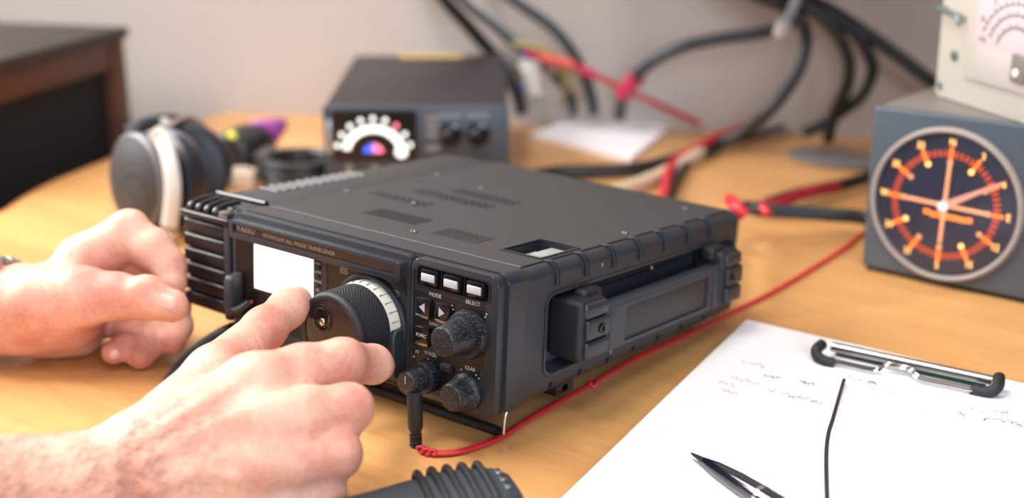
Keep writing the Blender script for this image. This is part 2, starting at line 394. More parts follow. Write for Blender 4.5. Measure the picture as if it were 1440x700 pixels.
# ---- tuning dial
dx, dz = -0.0985, 0.0335
dial = obj('tuning_dial', lathe([(0.0250, 0.012), (0.0256, 0.0135)] + [(0.0256 - 0.0006 * k / 36, 0.0140 + 0.0195 * k / 36) for k in range(37)] + [(0.0252, 0.0342), (0.0247, 0.0362), (0.0238, 0.0374), (0.0226, 0.0377), (0.0205, 0.0372), (0.0204, 0.0366)], 240, FZ(dx, 0, dz),
           lambda i, k: (0.00022 * (1 if ((i // 2) + (k // 2)) % 2 else -1)) if 2 < k < 38 else 0), M['rubber'], radio, 'large knurled black tuning dial', ang=60)
dt = lambda p: p
f = lathe([(0.0204, 0.0360), (0.0202, 0.0368), (0.0175, 0.0371), (0.001, 0.0372)], 64, FZ(dx, 0, dz))
fo = obj('dial_face', f, mat('dark dial cap', (44, 32, 34), 0.3, var=0.25, vscale=100, bump=.05), dial)
a = math.radians(128); hx, hz = dx + 0.0108 * math.cos(a), dz + 0.0108 * math.sin(a)
c = cutter(lathe([(0.0001, -0.0052), (0.003, -0.0046), (0.0048, -0.0028), (0.0056, 0.0004), (0.0060, 0.003)], 32, FZ(hx, -0.0370, hz)))
c3 = cutter(cyl(0.0185, 0.034, 0.0405, 32, FZ(dx, 0, dz)))
bpy.data.objects.remove(c3)
boolean(fo, [c]) if False else bpy.data.objects.remove(c)
obj('dimple_rim', lathe([(0.0082, 0.0), (0.0081, 0.0007), (0.0070, 0.0008), (0.0064, 0.0002)], 36, FZ(hx, -0.0370, hz), cap=False), M['gloss'], dial)
obj('finger_dimple', lathe([(0.0070, 0.0), (0.0066, 0.0005), (0.0056, -0.0000)] + [(0.0056 * math.cos(q), 0.0 - 0.0002 * math.sin(q)) for q in (0.4, 0.8, 1.2, 1.5)], 36, FZ(hx, -0.0372, hz)), mat('polished dark dimple', (40, 40, 44), 0.08, 0.6), dial)
obj('dimple_pivot', lathe([(0.0024, 0), (0.0023, 0.0006), (0.0018, 0.0012), (0.0008, 0.0015), (0.0001, 0.00155)], 20, FZ(hx + 0.0006, -0.0374, hz - 0.0020)), M['chrome'], dial)
obj('dial_collar', lathe([(0.0300, 0.002), (0.0300, 0.0058), (0.0292, 0.0064), (0.0276, 0.0064), (0.0270, 0.004)], 96, FZ(dx, 0, dz)), M['bezel'], dial)
ring = obj('scale_ring', lathe([(0.0266, 0.0042), (0.0266, 0.0088), (0.0259, 0.0134), (0.0250, 0.0137)], 96, FZ(dx, 0, dz)), M['ringm'], dial, 'ivory scale ring')
obj('tick_marks', [box(0.02605, 0.02662, -0.00018, 0.00018, 0.0066 if k % 2 else 0.0050, 0.0122, mtx=FZ(dx, 0, dz) @ RZ(k * 360 / 28 + 3)) for k in range(28)], M['dark'], ring)
# ---- side handle
hd = obj('handle', [], M['bezel'], radio) if False else None
YB0, YB1 = 0.0525, 0.236
def bracket(y0, y1, flip):
    o = obj('handle_bracket', [box(-0.0095, 0.0145, y0, y1, 0.0205, 0.0575, 0.0035, 4)], M['rubber'], radio)
    obj('bracket_cap', [box(0.0118, 0.0172, y0 + 0.004, y1 + 0.001, 0.0215, 0.0325, 0.0022, 3), box(0.0118, 0.0172, y0 + 0.004, y1 + 0.001, 0.0335, 0.0460, 0.0018, 3), box(0.0100, 0.0166, y0 + 0.003, y1, 0.0460, 0.0560, 0.003, 3)], M['bezel'], o)
    ys = (y1 - 0.009) if not flip else y0 + 0.009
    obj('socket_screw', [lathe([(0.0031, 0), (0.0031, 0.0016), (0.0024, 0.0020), (0.0016, 0.0018), (0.0015, 0.0004), (0.0002, 0.0004)], 20, TR(0.0165, ys, 0.0395) @ XF)], M['gloss'], o)
    obj('hinge_block', box(-0.002, 0.0085, y0 + (0.012 if not flip else -0.004), y1 + (0.004 if not flip else -0.012), 0.050, 0.0610, 0.003, 3), M['rubber'], o)
    return o
bracket(0.0530, 0.0800, False); bracket(0.218, 0.242, True)
M['handle'] = mat('grey handle rubber', (50, 56, 64), 0.42, bump=.3, scale=1500, var=.1)
hb = obj('handle_bar', box(0.0020, 0.0130, 0.078, 0.222, 0.0190, 0.0490, 0.0022, 3), M['handle'], radio)
boolean(hb, [cutter(prism(rrect(0.100, 0.0215, 0.002), 0.0112, 0.02, TR(0, 0.153, 0.0335) @ XF)),
             cutter(box(-0.004, 0.02, 0.0600, 0.24, 0.0, 0.0185, 0, 2))])
obj('handle_inset', prism(rrect(0.098, 0.0198, 0.0018), 0.0100, 0.0118, TR(0, 0.153, 0.0335) @ XF, .0004), M['case_top'], hb)
for y in (0.085, 0.209): obj('handle_end_rib', box(0.0115, 0.0142, y, y + 0.006, 0.0205, 0.0480, 0.0012), M['handle'], hb)
# ---- feet, bail
for x in (-0.03, -0.19):
    for y in (0.25,):
        obj('rubber_foot', cyl(0.006, -0.006, 0.001 + .0035, 24, TR(x, y, 0), 0.001), M['rubber'], radio)
obj('underside_block', [box(-0.014, -0.004, 0.058, 0.076, -0.006, 0.001, .001), box(-0.020, -0.004, 0.064, 0.070, -0.0045, 0.001, .0005)], M['panel'], radio)
bail = obj('bail_bar', tube([(-0.195, 0.0172, -0.0185), (-0.0158, 0.0172, -0.0185)], 0.0030, 12, 2), M['rubber'], radio, 'black sleeved bar of the wire stand')
obj('bail_tip', [tube([(-0.0162, 0.0172, -0.0185), (-0.0118, 0.0172, -0.0185)], 0.0021, 10, 2)], M['panel'], bail)
for x in (-0.0112, -0.199):
    obj('bail_leg', tube([(x, 0.0172, -0.0198), (x, 0.0185, -0.008), (x, 0.0230, 0.0005)], 0.0013, 10, 3), M['steel'], radio, 'thin steel leg of the stand')
# ---- left hand unit bolted to the case
tx0, tx1 = -0.2755, -0.2275
tu = obj('side_unit', box(tx0 + 0.001, tx1 + 0.004, 0.012, 0.268, 0.004, 0.0785, 0.002, 2), M['case_top'], radio, 'narrow ribbed black unit bolted beside the case')
obj('unit_front', box(tx0, tx1, 0.0015, 0.014, 0.005, 0.0725, 0.003, 3), M['panel'], tu)
for k in range(6):
    z = 0.0075 + k * 0.0102
    obj('front_rib', box(tx0 - 0.0006, tx1 - 0.0065, -0.0018, 0.004, z, z + 0.0090, 0.0018, 3), M['panel'], tu)
obj('unit_side_strip', box(tx1 - 0.0055, tx1 + 0.0006, -0.003, 0.006, 0.005, 0.074, 0.001), M['bezel'], tu)
obj('front_lip', [box(tx0 - 0.0012, tx1 + 0.0002, -0.004, 0.024, 0.0690, 0.0735, 0.0014, 3)], M['panel'], tu)
bs = []
for k in range(4):
    x = tx0 + 0.0055 + k * 0.0085
    bs += [tube([(x, 0.0005, 0.0735), (x, 0.0015, 0.0765), (x, 0.012, 0.0785), (x, 0.020, 0.0785)], 0.0026, 10, 4), ]
obj('top_rib', bs, M['panel'], tu)
obj('unit_latch', [box(tx1 - 0.011, tx1 - 0.002, -0.003, 0.008, 0.0735, 0.078, 0.0015), cyl(0.0022, 0.078, 0.0800, 14, TR(tx1 - 0.006, 0.0035, 0), .0006)], M['steel'], tu, 'grey screw latch')
obj('shoulder_bar', tube([(tx0 + 0.001, 0.0275, 0.0795), (tx1 + 0.002, 0.0275, 0.0800)], 0.0022, 10, 2), M['panel'], tu)
gm = mat('grey vent bar', (112, 112, 112), 0.5, var=.1)
for k in range(11):
    y = 0.062 + k * 0.0085
    obj('vent_bar', box(tx0 + 0.003, tx0 + 0.022, y, y + 0.0042, 0.0783, 0.0795, 0.0004, 1), gm, tu)
# ------------------------------------------------------------------ room shell
M['wall'] = mat('warm off white wall paint', (178, 168, 162), 0.9, bump=0.1, scale=300, var=0.04, vscale=3)
M['floor'] = mat('grey floor', (120, 116, 112), 0.7, var=0.2, vscale=8)
A = Vector((-0.7745, 0.578, 0)); B = Vector((-0.196, 0.864, 0))
wd = (B - A).normalized(); wn = Vector((wd.y, -wd.x, 0))          # wn points to the room
A = A - wn * 0.012
ang = math.atan2(wd.y, wd.x)
WM = Matrix.Translation(A) @ Matrix.Rotation(ang, 4, 'Z')          # local x along the wall, local y into the wall
struct(obj('wall_back', box(-2.2, 2.2, 0.0, 0.1, 0, 2.5, mtx=WM), M['wall']))
struct(obj('wall_left', box(-2.3, -2.2, -3.2, 0.1, 0, 2.5, mtx=WM), M['wall']))
struct(obj('floor', box(-2.3, 2.2, -3.2, 0.1, -0.05, 0, mtx=WM), M['floor']))
struct(obj('ceiling', box(-2.3, 2.2, -3.2, 0.1, 2.5, 2.55, mtx=WM), mat('white ceiling', (235, 232, 226), 0.9)))
def onwall(px, py, off=0.0):
    d = ray(px, py); a = np.array(A)[:2]; n = np.array(wn)[:2]
    s = ((a - EYE[:2]) @ n + off) / (d[:2] @ n); p = EYE + d * s
    return Vector((p[0], p[1], p[2] + Z0))

# ------------------------------------------------------------------ desk
def wood(name, c1, c2, c3, rough=0.32):
    mm = bpy.data.materials.new(name); mm.use_nodes = True; nt = mm.node_tree; b = nt.nodes['Principled BSDF']
    tc = nt.nodes.new('ShaderNodeTexCoord'); mp = nt.nodes.new('ShaderNodeMapping')
    mp.inputs['Rotation'].default_value = (0, 0, math.radians(-18)); mp.inputs['Scale'].default_value = (1.0, 7.0, 7.0)
    nt.links.new(tc.outputs['Object'], mp.inputs['Vector'])
    n1 = nt.nodes.new('ShaderNodeTexNoise'); n1.inputs['Scale'].default_value = 3.2; n1.inputs['Detail'].default_value = 5; n1.inputs['Distortion'].default_value = 0.6
    n2 = nt.nodes.new('ShaderNodeTexNoise'); n2.inputs['Scale'].default_value = 26; n2.inputs['Detail'].default_value = 4
    nt.links.new(mp.outputs['Vector'], n1.inputs['Vector']); nt.links.new(mp.outputs['Vector'], n2.inputs['Vector'])
    r = nt.nodes.new('ShaderNodeValToRGB'); e = r.color_ramp.elements
    e[0].position = 0.35; e[0].color = (*s2l(c1), 1); e[1].position = 0.68; e[1].color = (*s2l(c2), 1)
    nt.links.new(n1.outputs['Fac'], r.inputs['Fac'])
    r2 = nt.nodes.new('ShaderNodeValToRGB'); r2.color_ramp.elements[0].position = 0.35; r2.color_ramp.elements[1].position = 0.75
    nt.links.new(n2.outputs['Fac'], r2.inputs['Fac'])
    mx = nt.nodes.new('ShaderNodeMix'); mx.data_type = 'RGBA'
    ml = nt.nodes.new('ShaderNodeMath'); ml.operation = 'MULTIPLY'; ml.inputs[1].default_value = 0.35
    nt.links.new(r2.outputs['Color'], ml.inputs[0]); nt.links.new(ml.outputs[0], mx.inputs[0])
    nt.links.new(r.outputs['Color'], mx.inputs[6]); mx.inputs[7].default_value = (*s2l(c3), 1)
    nt.links.new(mx.outputs[2], b.inputs['Base Color'])
    b.inputs['Roughness'].default_value = rough; b.inputs['Specular IOR Level'].default_value = 0.45
    return mm
M['desk'] = wood('pale beech veneer', (212, 162, 104), (198, 144, 88), (180, 125, 74))
M['deskedge'] = wood('beech edge band', (170, 112, 66), (150, 96, 56), (130, 82, 50))
edge = [(-0.62, -0.75), (-0.60, -0.45), (-0.61, -0.15), (-0.645, 0.0), T(0, 300).xy, T(35, 278).xy, T(70, 258).xy, T(105, 243).xy, T(140, 229).xy, T(170, 217).xy]
e3 = cr_spline([Vector((p[0], p[1], 0)) for p in edge], 6)
l2 = [(v.x, v.y) for v in e3]
q0 = A + wn * 0.001
farL = WM @ Vector((-0.115, -0.001, 0)); farR = WM @ Vector((1.6, -0.001, 0))
poly = l2 + [(farL.x, farL.y), (farR.x, farR.y), (1.3, -0.75)]
poly = poly[::-1]
desk = thing('desk', 'light orange beech desk with a curved left edge carrying all the radio gear', 'desk', (-0.1, 0.2, 0))
def local(o, par):                      # keep world placement under an unrotated empty
    o.matrix_parent_inverse = Matrix.Translation(-Vector(par.location)); return o
dk = obj('desk_top', prism(poly, Z0 - 0.028, Z0, None, 0.0015, 2), M['desk'], desk); local(dk, desk)
eb = obj('edge_band', tube([(v.x - 0.0015, v.y, Z0 - 0.0135) for v in e3], 0.0130, 10, 1, smooth=False, flat=1.0), M['deskedge'], desk); local(eb, desk)
for p in ((-0.45, 0.05), (-0.45, -0.6), (1.0, -0.6), (1.0, 0.9)):
    local(obj('desk_leg', cyl(0.025, 0, Z0 - 0.028, 24, TR(p[0], p[1], 0)), M['steel'], desk), desk)

# ------------------------------------------------------------------ dark wooden cabinet at the left
M['mahog'] = wood('dark reddish wood', (84, 48, 32), (58, 34, 26), (104, 60, 38), 0.5)
hC = 0.120
C0 = T(172, 38, hC); Fd = (T(0, 82, hC) - C0).normalized()
back = Vector((-Fd.y, Fd.x, 0)) * -1
if back.dot(wn) > 0: back = -back
cabM = Matrix((-Fd, back, Vector((0, 0, 1)))).transposed().to_4x4(); cabM.translation = Vector((C0.x, C0.y, 0))
cw, chh, cdp = (T(0, 82, hC) - C0).length + 0.10, Z0 + hC, 0.30
cab = thing('cabinet', 'dark reddish wooden cabinet with an open black front behind the desk edge', 'cabinet', mw=cabM)
obj('cabinet_top', box(-cw, 0.004, -0.006, cdp, chh - 0.012, chh, 0.002), mat('dark brown cabinet top', (52, 42, 40), 0.6, var=.3, vscale=20), cab)
obj('side_panel', box(-0.030, 0, 0, cdp, 0, chh - 0.012, 0.001), M['mahog'], cab)
obj('side_panel', box(-cw, -cw + 0.04, 0, cdp, 0, chh - 0.012, 0.001), M['mahog'], cab)
obj('top_rail', box(-cw + 0.04, -0.030, 0.001, 0.02, chh - 0.046, chh - 0.012, 0.001), M['mahog'], cab)
obj('opening_shade', box(-cw + 0.04, -0.030, 0.012, 0.02, 0.05, chh - 0.046), mat('opening shade black', (13, 13, 17), 0.8, var=.3, vscale=300), cab)  # black sheet painted as the shade inside the cabinet's opening
obj('cabinet_back', box(-cw, 0, cdp - 0.008, cdp, 0.0, chh - 0.012), M['mahog'], cab)
obj('bottom_rail', box(-cw + 0.04, -0.030, 0.001, 0.02, 0.0, 0.05), M['mahog'], cab)

# ------------------------------------------------------------------ power supply with lit meter (behind)
hh = 0.090
pl_, pr_ = T(455, 150, hh), T(714, 148, hh)
fx = (pr_ - pl_); fx.z = 0; fw = fx.length; fx.normalize(); fy = Vector((-fx.y, fx.x, 0))
pm = Matrix((fx, fy, Vector((0, 0, 1)))).transposed().to_4x4(); pm.translation = Vector((pl_.x, pl_.y, Z0))
fdp = 0.300
ps = thing('power_supply', 'black boxed power supply with a white lit arc meter and two knobs, behind the radio', 'power supply', mw=pm)
M['psblue'] = mat('blue grey front plate', (60, 68, 80), 0.45, var=0.15, vscale=60)
M['psdark'] = mat('black lid', (38, 34, 36), 0.5, bump=0.15, scale=900, var=0.1)
obj('lid', box(0, fw, 0.004, fdp, 0.006, hh, 0.002), M['psdark'], ps)
fpn = obj('front_plate', box(-0.001, fw + 0.001, -0.004, 0.004, 0.006, hh + 0.0005, 0.002), M['psblue'], ps)
for x in (0.015, fw - 0.015):
    for y in (0.02, fdp - 0.02): obj('foot', cyl(0.006, 0, 0.007, 16, TR(x, y, 0)), M['rubber'], ps)
FP = lambda x, z, y=-0.004: TR(x, y, z) @ FR
mw_ = fw * 0.60
obj('meter_window', prism(rrect(fw * 0.46, 0.048, 0.003), 0, 0.0012, FP(fw * 0.275, 0.0625)), M['gloss'], fpn)
M['lampw'] = mat('white meter lamp', (240, 245, 240), 0.4, emit=(235, 245, 240), estr=1.3)
M['lampb'] = mat('blue meter lamp', (60, 90, 200), 0.4, emit=(50, 90, 230), estr=1.6)
M['lampr'] = mat('pink meter lamp', (220, 110, 140), 0.4, emit=(240, 110, 140), estr=1.8)
mc = Vector((fw * 0.267, 0, 0.0455))
def arcpts(r0, r1, a0, a1, n=16):
    o_ = [(r1 * math.cos(math.radians(a0 + (a1 - a0) * i / n)), r1 * math.sin(math.radians(a0 + (a1 - a0) * i / n)) * 0.9) for i in range(n + 1)]
    i_ = [(r0 * math.cos(math.radians(a0 + (a1 - a0) * i / n)), r0 * math.sin(math.radians(a0 + (a1 - a0) * i / n)) * 0.9) for i in range(n, -1, -1)]
    return o_ + i_
arc = obj('scale_arc', prism(arcpts(0.0230, 0.0305, 8, 170), 0, 0.0006, FP(mc.x, mc.z, -0.0052)), M['lampw'], fpn, 'white lit meter scale')
for k in range(9):
    a = math.radians(14 + k * 19)
    obj('scale_mark', cyl(0.0025, 0, 0.0007, 12, FP(mc.x + 0.0355 * math.cos(a), mc.z + 0.0355 * math.sin(a) * 0.95, -0.0052)), M['lampw'] if k != 2 else M['lampr'], arc)
obj('meter_glow_patch', cyl(0.0058, 0, 0.0007, 20, FP(mc.x + 0.026, mc.z + 0.0015, -0.0052)), M['lampw'], arc)
obj('blue_lamp', prism(arcpts(0.0, 0.0095, 90, 180, 8), 0, 0.0006, FP(mc.x - 0.0005, mc.z + 0.001, -0.0052)), M['lampb'], fpn)
obj('pink_lamp', prism(arcpts(0.0, 0.0095, 0, 90, 8), 0, 0.0006, FP(mc.x - 0.0005, mc.z + 0.001, -0.0052)), M['lampr'], fpn)
obj('meter_side_plate', box(fw * 0.008, fw * 0.038, -0.0055, -0.004, 0.046, 0.078, .0005), mat('silver plate', (170, 180, 186), 0.3, 0.6), fpn)
for k, z in enumerate((0.079, 0.071, 0.063, 0.050)):
    obj('text_plate', box(fw * 0.555, fw * 0.625, -0.0048, -0.004, z - 0.003, z + 0.003), mat('grey print', (118, 116, 118), 0.6), fpn)
for x in (0.69, 0.84):
    kb = obj('control_knob', lathe([(0.0115, 0), (0.0115, 0.004), (0.0085, 0.005), (0.008, 0.017), (0.007, 0.018)], 32, FP(fw * x, 0.0635)), M['gloss'], fpn)
    obj('knob_label', box(fw * x - 0.012, fw * x + 0.010, -0.0046, -0.004, 0.079, 0.083), mat('pale print', (128, 132, 142), 0.6), fpn)
    obj('knob_cap', cyl(0.0025, 0.0175, 0.0186, 12, FP(fw * x, 0.0655)), M['knob'], kb)
for x in (0.13, 0.27, 0.42):
    obj('toggle_switch', [cyl(0.0042, 0, 0.003, 16, FP(fw * x, 0.0320)), tube([FP(fw * x, 0.0320) @ Vector((0, 0, .002)), FP(fw * x, 0.0320) @ Vector((0, 0.002, .012))], 0.0019, 8, 2)], M['steel'], fpn)
obj('red_button', cyl(0.0022, 0, 0.003, 12, FP(fw * 0.915, 0.032)), M['redcord'], fpn)
obj('yellow_label', box(fw * 0.30, fw * 0.72, fdp - 0.018, fdp - 0.001, hh, hh + 0.0006), mat('yellow label', (205, 170, 70), 0.5), ps)

# ------------------------------------------------------------------ paper sheets on the desk (behind)
M['shelf'] = mat('pale shelf board', (200, 190, 180), 0.6)
sh = thing('wall_shelf', 'pale shelf board fixed to the wall above the gear', 'shelf', mw=WM @ TR(0.35, -0.0005, Z0 + 0.285))
obj('shelf_board', box(0, 1.35, -0.28, 0, 0, 0.022, 0.001), M['shelf'], sh)
for x in (0.15, 1.2): obj('shelf_bracket', box(x - .01, x + .01, -0.18, 0, 0.022, 0.14, 0.002), M['shelf'], sh)
def quad(px4, th, name, m, z=0.0):
    v = [T(px, py, z) for px, py in px4]
    c = sum(v, Vector()) / 4
    bm = bmesh.new(); lo = [bm.verts.new((p.x - c.x, p.y - c.y, 0)) for p in v]; up = [bm.verts.new((p.x - c.x, p.y - c.y, th)) for p in v]
    bm.faces.new(lo[::-1]); bm.faces.new(up)
    for i in range(4): bm.faces.new((lo[i], lo[(i + 1) % 4], up[(i + 1) % 4], up[i]))
    o = obj(name, bm, m); o.location = c; return o
M['paper'] = mat('white paper', (236, 234, 238), 0.75, var=0.02)
o = quad([(748, 192), (886, 228), (940, 184), (822, 162)], 0.004, 'paper_pad', M['paper'])
tag(o, 'small white paper pad lying on the desk behind the radio', 'paper')

# ------------------------------------------------------------------ dial indicator box
hd_ = 0.1335
a = T(1216, 378); b = T(1440, 426); fx = (b - a); fx.z = 0; fx.normalize(); fy = Vector((-fx.y, fx.x, 0))
dm = Matrix((fx, fy, Vector((0, 0, 1)))).transposed().to_4x4(); dm.translation = Vector((a.x, a.y, Z0))
M['slate'] = mat('slate grey enamel', (74, 82, 92), 0.4, bump=0.15, scale=700, var=0.1, vscale=20)
ro = thing('rotator_indicator', 'slate grey box with a large round orange lit compass dial, standing on the desk', 'indicator', mw=dm)
DW = 0.150
obj('housing', box(0, DW, 0.003, 0.135, 0.004, hd_, 0.003), mat('slate housing', (118, 112, 108), 0.45, var=.1), ro)
fpl = obj('front_plate', box(-0.001, DW + 0.001, -0.005, 0.003, 0.004, hd_ + 0.0005, 0.0025, 3), M['slate'], ro)
obj('base_plinth', box(0.001, DW - 0.001, 0.0, 0.133, 0.0, 0.0045, 0.0005), M['panel'], ro)
def onface(mw, px, py, yl=0.0):      # pixel -> local point on the plane y = yl of a thing
    inv = mw.inverted(); e = inv @ Vector((EYE[0], EYE[1], EYE[2] + Z0)); d = ray(px, py)
    dl = inv.to_3x3() @ Vector(d); s = (yl - e.y) / dl.y
    return e + dl * s
# ---- round dial on the indicator box
dc = (0.0628, 0.0657)
DP = lambda x, z, y=-0.005: TR(x, y, z) @ FR
bez = obj('dial_bezel', lathe([(0.0555, 0.0), (0.0555, 0.0030), (0.0565, 0.0046), (0.0580, 0.0046), (0.0592, 0.0030), (0.0595, 0.0)], 96, DP(*dc), cap=False), mat('cream dial bezel', (160, 150, 144), 0.35), ro, 'pale bezel ring')
# bluish sky reflection painted into the dark dial's colour
df = obj('dial_plate', cyl(0.0556, 0, 0.0012, 96, DP(*dc)), mat('sky tinted dial plate', (58, 62, 82), 0.35, var=0.2, vscale=30), ro)
obj('dial_glass', cyl(0.0554, 0.0030, 0.0036, 96, DP(*dc)), mat('dial glass', (255, 255, 255), 0.03, trans=1.0, ior=1.25, spec=0.4), ro)
M['or1'] = mat('orange lit print', (240, 130, 60), 0.4, emit=(255, 120, 40), estr=1.4)
M['or2'] = mat('amber lit print', (250, 190, 110), 0.4, emit=(255, 190, 100), estr=2.2)
M['or3'] = mat('dim red orange print', (190, 80, 50), 0.4, emit=(240, 85, 35), estr=1.2)
M['or4'] = mat('peach pointer', (235, 170, 130), 0.4, emit=(255, 160, 110), estr=0.75)
dpt = lambda r, deg, y=-0.0064: DP(dc[0] + r * math.cos(math.radians(deg)), dc[1] + r * math.sin(math.radians(deg)), y) @ RZ(deg)
for k in range(60):
    if k % 5: obj('degree_tick', box(-0.0025, 0.0025, -0.0007, 0.0007, 0, 0.0004, mtx=dpt(0.0398, k * 6 - 2)), M['or3'], df)
for k, s in enumerate(('E', '6', '3', 'N', '33', '30', 'W', '24', '21', 'S', '15', '12')):
    a_ = k * 30 - 2
    obj('major_tick', box(-0.0042, 0.0042, -0.0013, 0.0013, 0, 0.0005, mtx=dpt(0.0405, a_)), M['or1'], df)
    text('bearing_mark', s, 0.0074, DP(dc[0] + 0.0485 * math.cos(math.radians(a_)), dc[1] + 0.0485 * math.sin(math.radians(a_)), -0.0064), M['or2'], df, 0.0003, sx=.85)
    obj('inner_dot', cyl(0.0021, 0, 0.0005, 12, dpt(0.0335, a_)), M['or2'] if k in (4, 7, 2, 10) else M['or4'], df)
for a0, r0, r1, w_ in ((88, 0.0, 0.034, .0013), (268, 0.0, 0.030, .0013), (178, 0.0, 0.0335, .0014), (-2, 0.0, 0.034, .0014)):
    obj('cross_line', box(r0, r1, -w_, w_, 0, 0.0006, mtx=DP(*dc, -0.0066) @ RZ(a0)), M['or4'], df)
nd = obj('needle', prism([(-0.004, -.0028), (0.048, -.0010), (0.048, .0010), (-0.004, .0028)], 0, 0.0006, DP(*dc, -0.0073) @ RZ(30)), mat('peach needle', (225, 165, 150), 0.4, emit=(240, 150, 125), estr=0.5), df)
obj('hub', cyl(0.0042, 0, 0.0016, 20, DP(dc[0] - 0.001, dc[1] - 0.001, -0.0070), .0005), mat('pale hub', (235, 230, 235), 0.3, emit=(240, 225, 225), estr=0.35), df)
obj('centre_print', [box(x, x + 0.0048, -0.0003, 0.0003, z - 0.0019, z + 0.0019) for x, z in ((0.0470, 0.0585), (0.0525, 0.0572), (0.058, 0.0572), (0.0635, 0.0572), (0.069, 0.0570), (0.0745, 0.0566), (0.080, 0.0570))], M['or1'], df, 'short row of orange lit print')
df.data.transform(Matrix())
for o_ in [c for c in df.children if c.name.startswith('centre_print')]:
    o_.location = (0, -0.0066, 0)
# ---- beige meter standing on the indicator box
b0 = Vector((0.0468, 0.5015, 0)); b1 = Vector((0.1363, 0.4362, 0)); fx = (b1 - b0).normalized(); fy = Vector((-fx.y, fx.x, 0))
mm_ = Matrix((fx, fy, Vector((0, 0, 1)))).transposed().to_4x4(); mm_.translation = Vector((b0.x, b0.y, Z0 + hd_ + 0.001))
M['beige'] = mat('beige enamel', (190, 185, 174), 0.5, bump=0.1, scale=500, var=0.05)
mt_ = thing('panel_meter', 'beige panel meter with a white scale, standing tilted across the top of the dial box', 'meter', mw=mm_)
obj('housing', box(0.003, 0.117, 0.002, 0.052, 0.0, 0.118, 0.002), M['slate'], mt_)
mp_ = obj('front_plate', prism(rrect(0.122, 0.122, 0.004), 0, 0.004, TR(0.061, 0.002, 0.061) @ FR, 0.0008), M['beige'], mt_)
def fp_(px, py, y=-0.002): return onface(mm_, px, py, y)
q = fp_(1322, 120); obj('corner_screw', [lathe([(0.0035, 0), (0.0033, .0008), (0.0022, .001), (0.002, .0002)], 16, TR(q.x, -0.002, q.z) @ FR)], M['steel'], mp_)
q = fp_(1343, 78); obj('panel_screw', [cyl(0.0042, 0, 0.0016, 20, TR(q.x, -0.002, q.z) @ FR, .0004), cyl(0.0022, 0.0016, 0.0024, 12, TR(q.x, -0.002, q.z) @ FR)], mat('grey screw', (120, 132, 134), 0.35, 0.6), mp_)
q0_, q1_, q2_ = fp_(1322, 13, -0.008), fp_(1345, 22, -0.008), fp_(1350, 36, -0.008)
lv = obj('lever', tube([q0_ + Vector((-0.001, 0, 0)), q0_, q1_, q2_], 0.0022, 12, 5), mat('grey lever', (105, 120, 120), 0.35, 0.5), mp_)
obj('lever_bush', tube([q0_ + Vector((0, 0.007, 0)), q0_], 0.0028, 12, 1), M['steel'], lv)
q = fp_(1356, 108)
obj('raised_frame', box(q.x, 0.117, -0.0045, -0.002, q.z, 0.117, 0.0006), M['beige'], mp_)
q = fp_(1371, 60, -0.0045)
sc_ = obj('scale_window', box(q.x, 0.113, -0.0052, -0.0045, q.z - 0.002, 0.113, 0.0003), mat('white scale card', (205, 192, 198), 0.5), mp_)
cx_, cz_ = q.x + 0.050, q.z - 0.004
for rr in (0.042, 0.033, 0.023):
    obj('scale_arc', prism(arcpts(rr, rr + 0.0007, 25, 158, 24), 0, 0.0003, TR(cx_, -0.0052, cz_) @ FR), M['dark'], sc_)
    bs = []
    for k in range(15):
        a_ = math.radians(28 + k * 9.2); bs.append(box(0, 0.004 if k % 2 else 0.0028, -0.0003, 0.0003, 0, 0.0003, mtx=TR(cx_ + rr * math.cos(a_), -0.0052, cz_ + rr * .9 * math.sin(a_)) @ FR @ RZ(math.degrees(a_))))
    obj('scale_ticks', bs, M['dark'], sc_)
for k in range(6):
    a_ = math.radians(150 - k * 24); text('scale_number', str(k * 2), 0.006, TR(cx_ + 0.0485 * math.cos(a_), -0.0053, cz_ + 0.0455 * math.sin(a_)) @ FR, M['dark'], sc_)
q = fp_(1378, 55, -0.0052); text('scale_text', 'V A', 0.005, TR(q.x + .003, -0.0053, q.z) @ FR, M['dark'], sc_)
q = fp_(1368, 112, -0.0045); q3 = fp_(1430, 95, -0.0045)
obj('lower_plate', box(q.x, 0.115, -0.0052, -0.0045, q.z, q.z + 0.026, 0.0004), mat('pale grey plate', (182, 175, 172), 0.5), mp_)
rk = obj('rocker_switch', box(q3.x - 0.002, q3.x + 0.014, -0.0085, -0.005, q3.z - 0.010, q3.z + 0.010, 0.001), mat('brown grey rocker', (120, 112, 108), 0.4), mp_)
obj('rocker_lamp', cyl(0.0032, 0, 0.0012, 16, TR(q3.x + 0.005, -0.0085, q3.z - 0.003) @ FR, .0003), mat('ivory cap', (235, 228, 205), 0.3), rk)

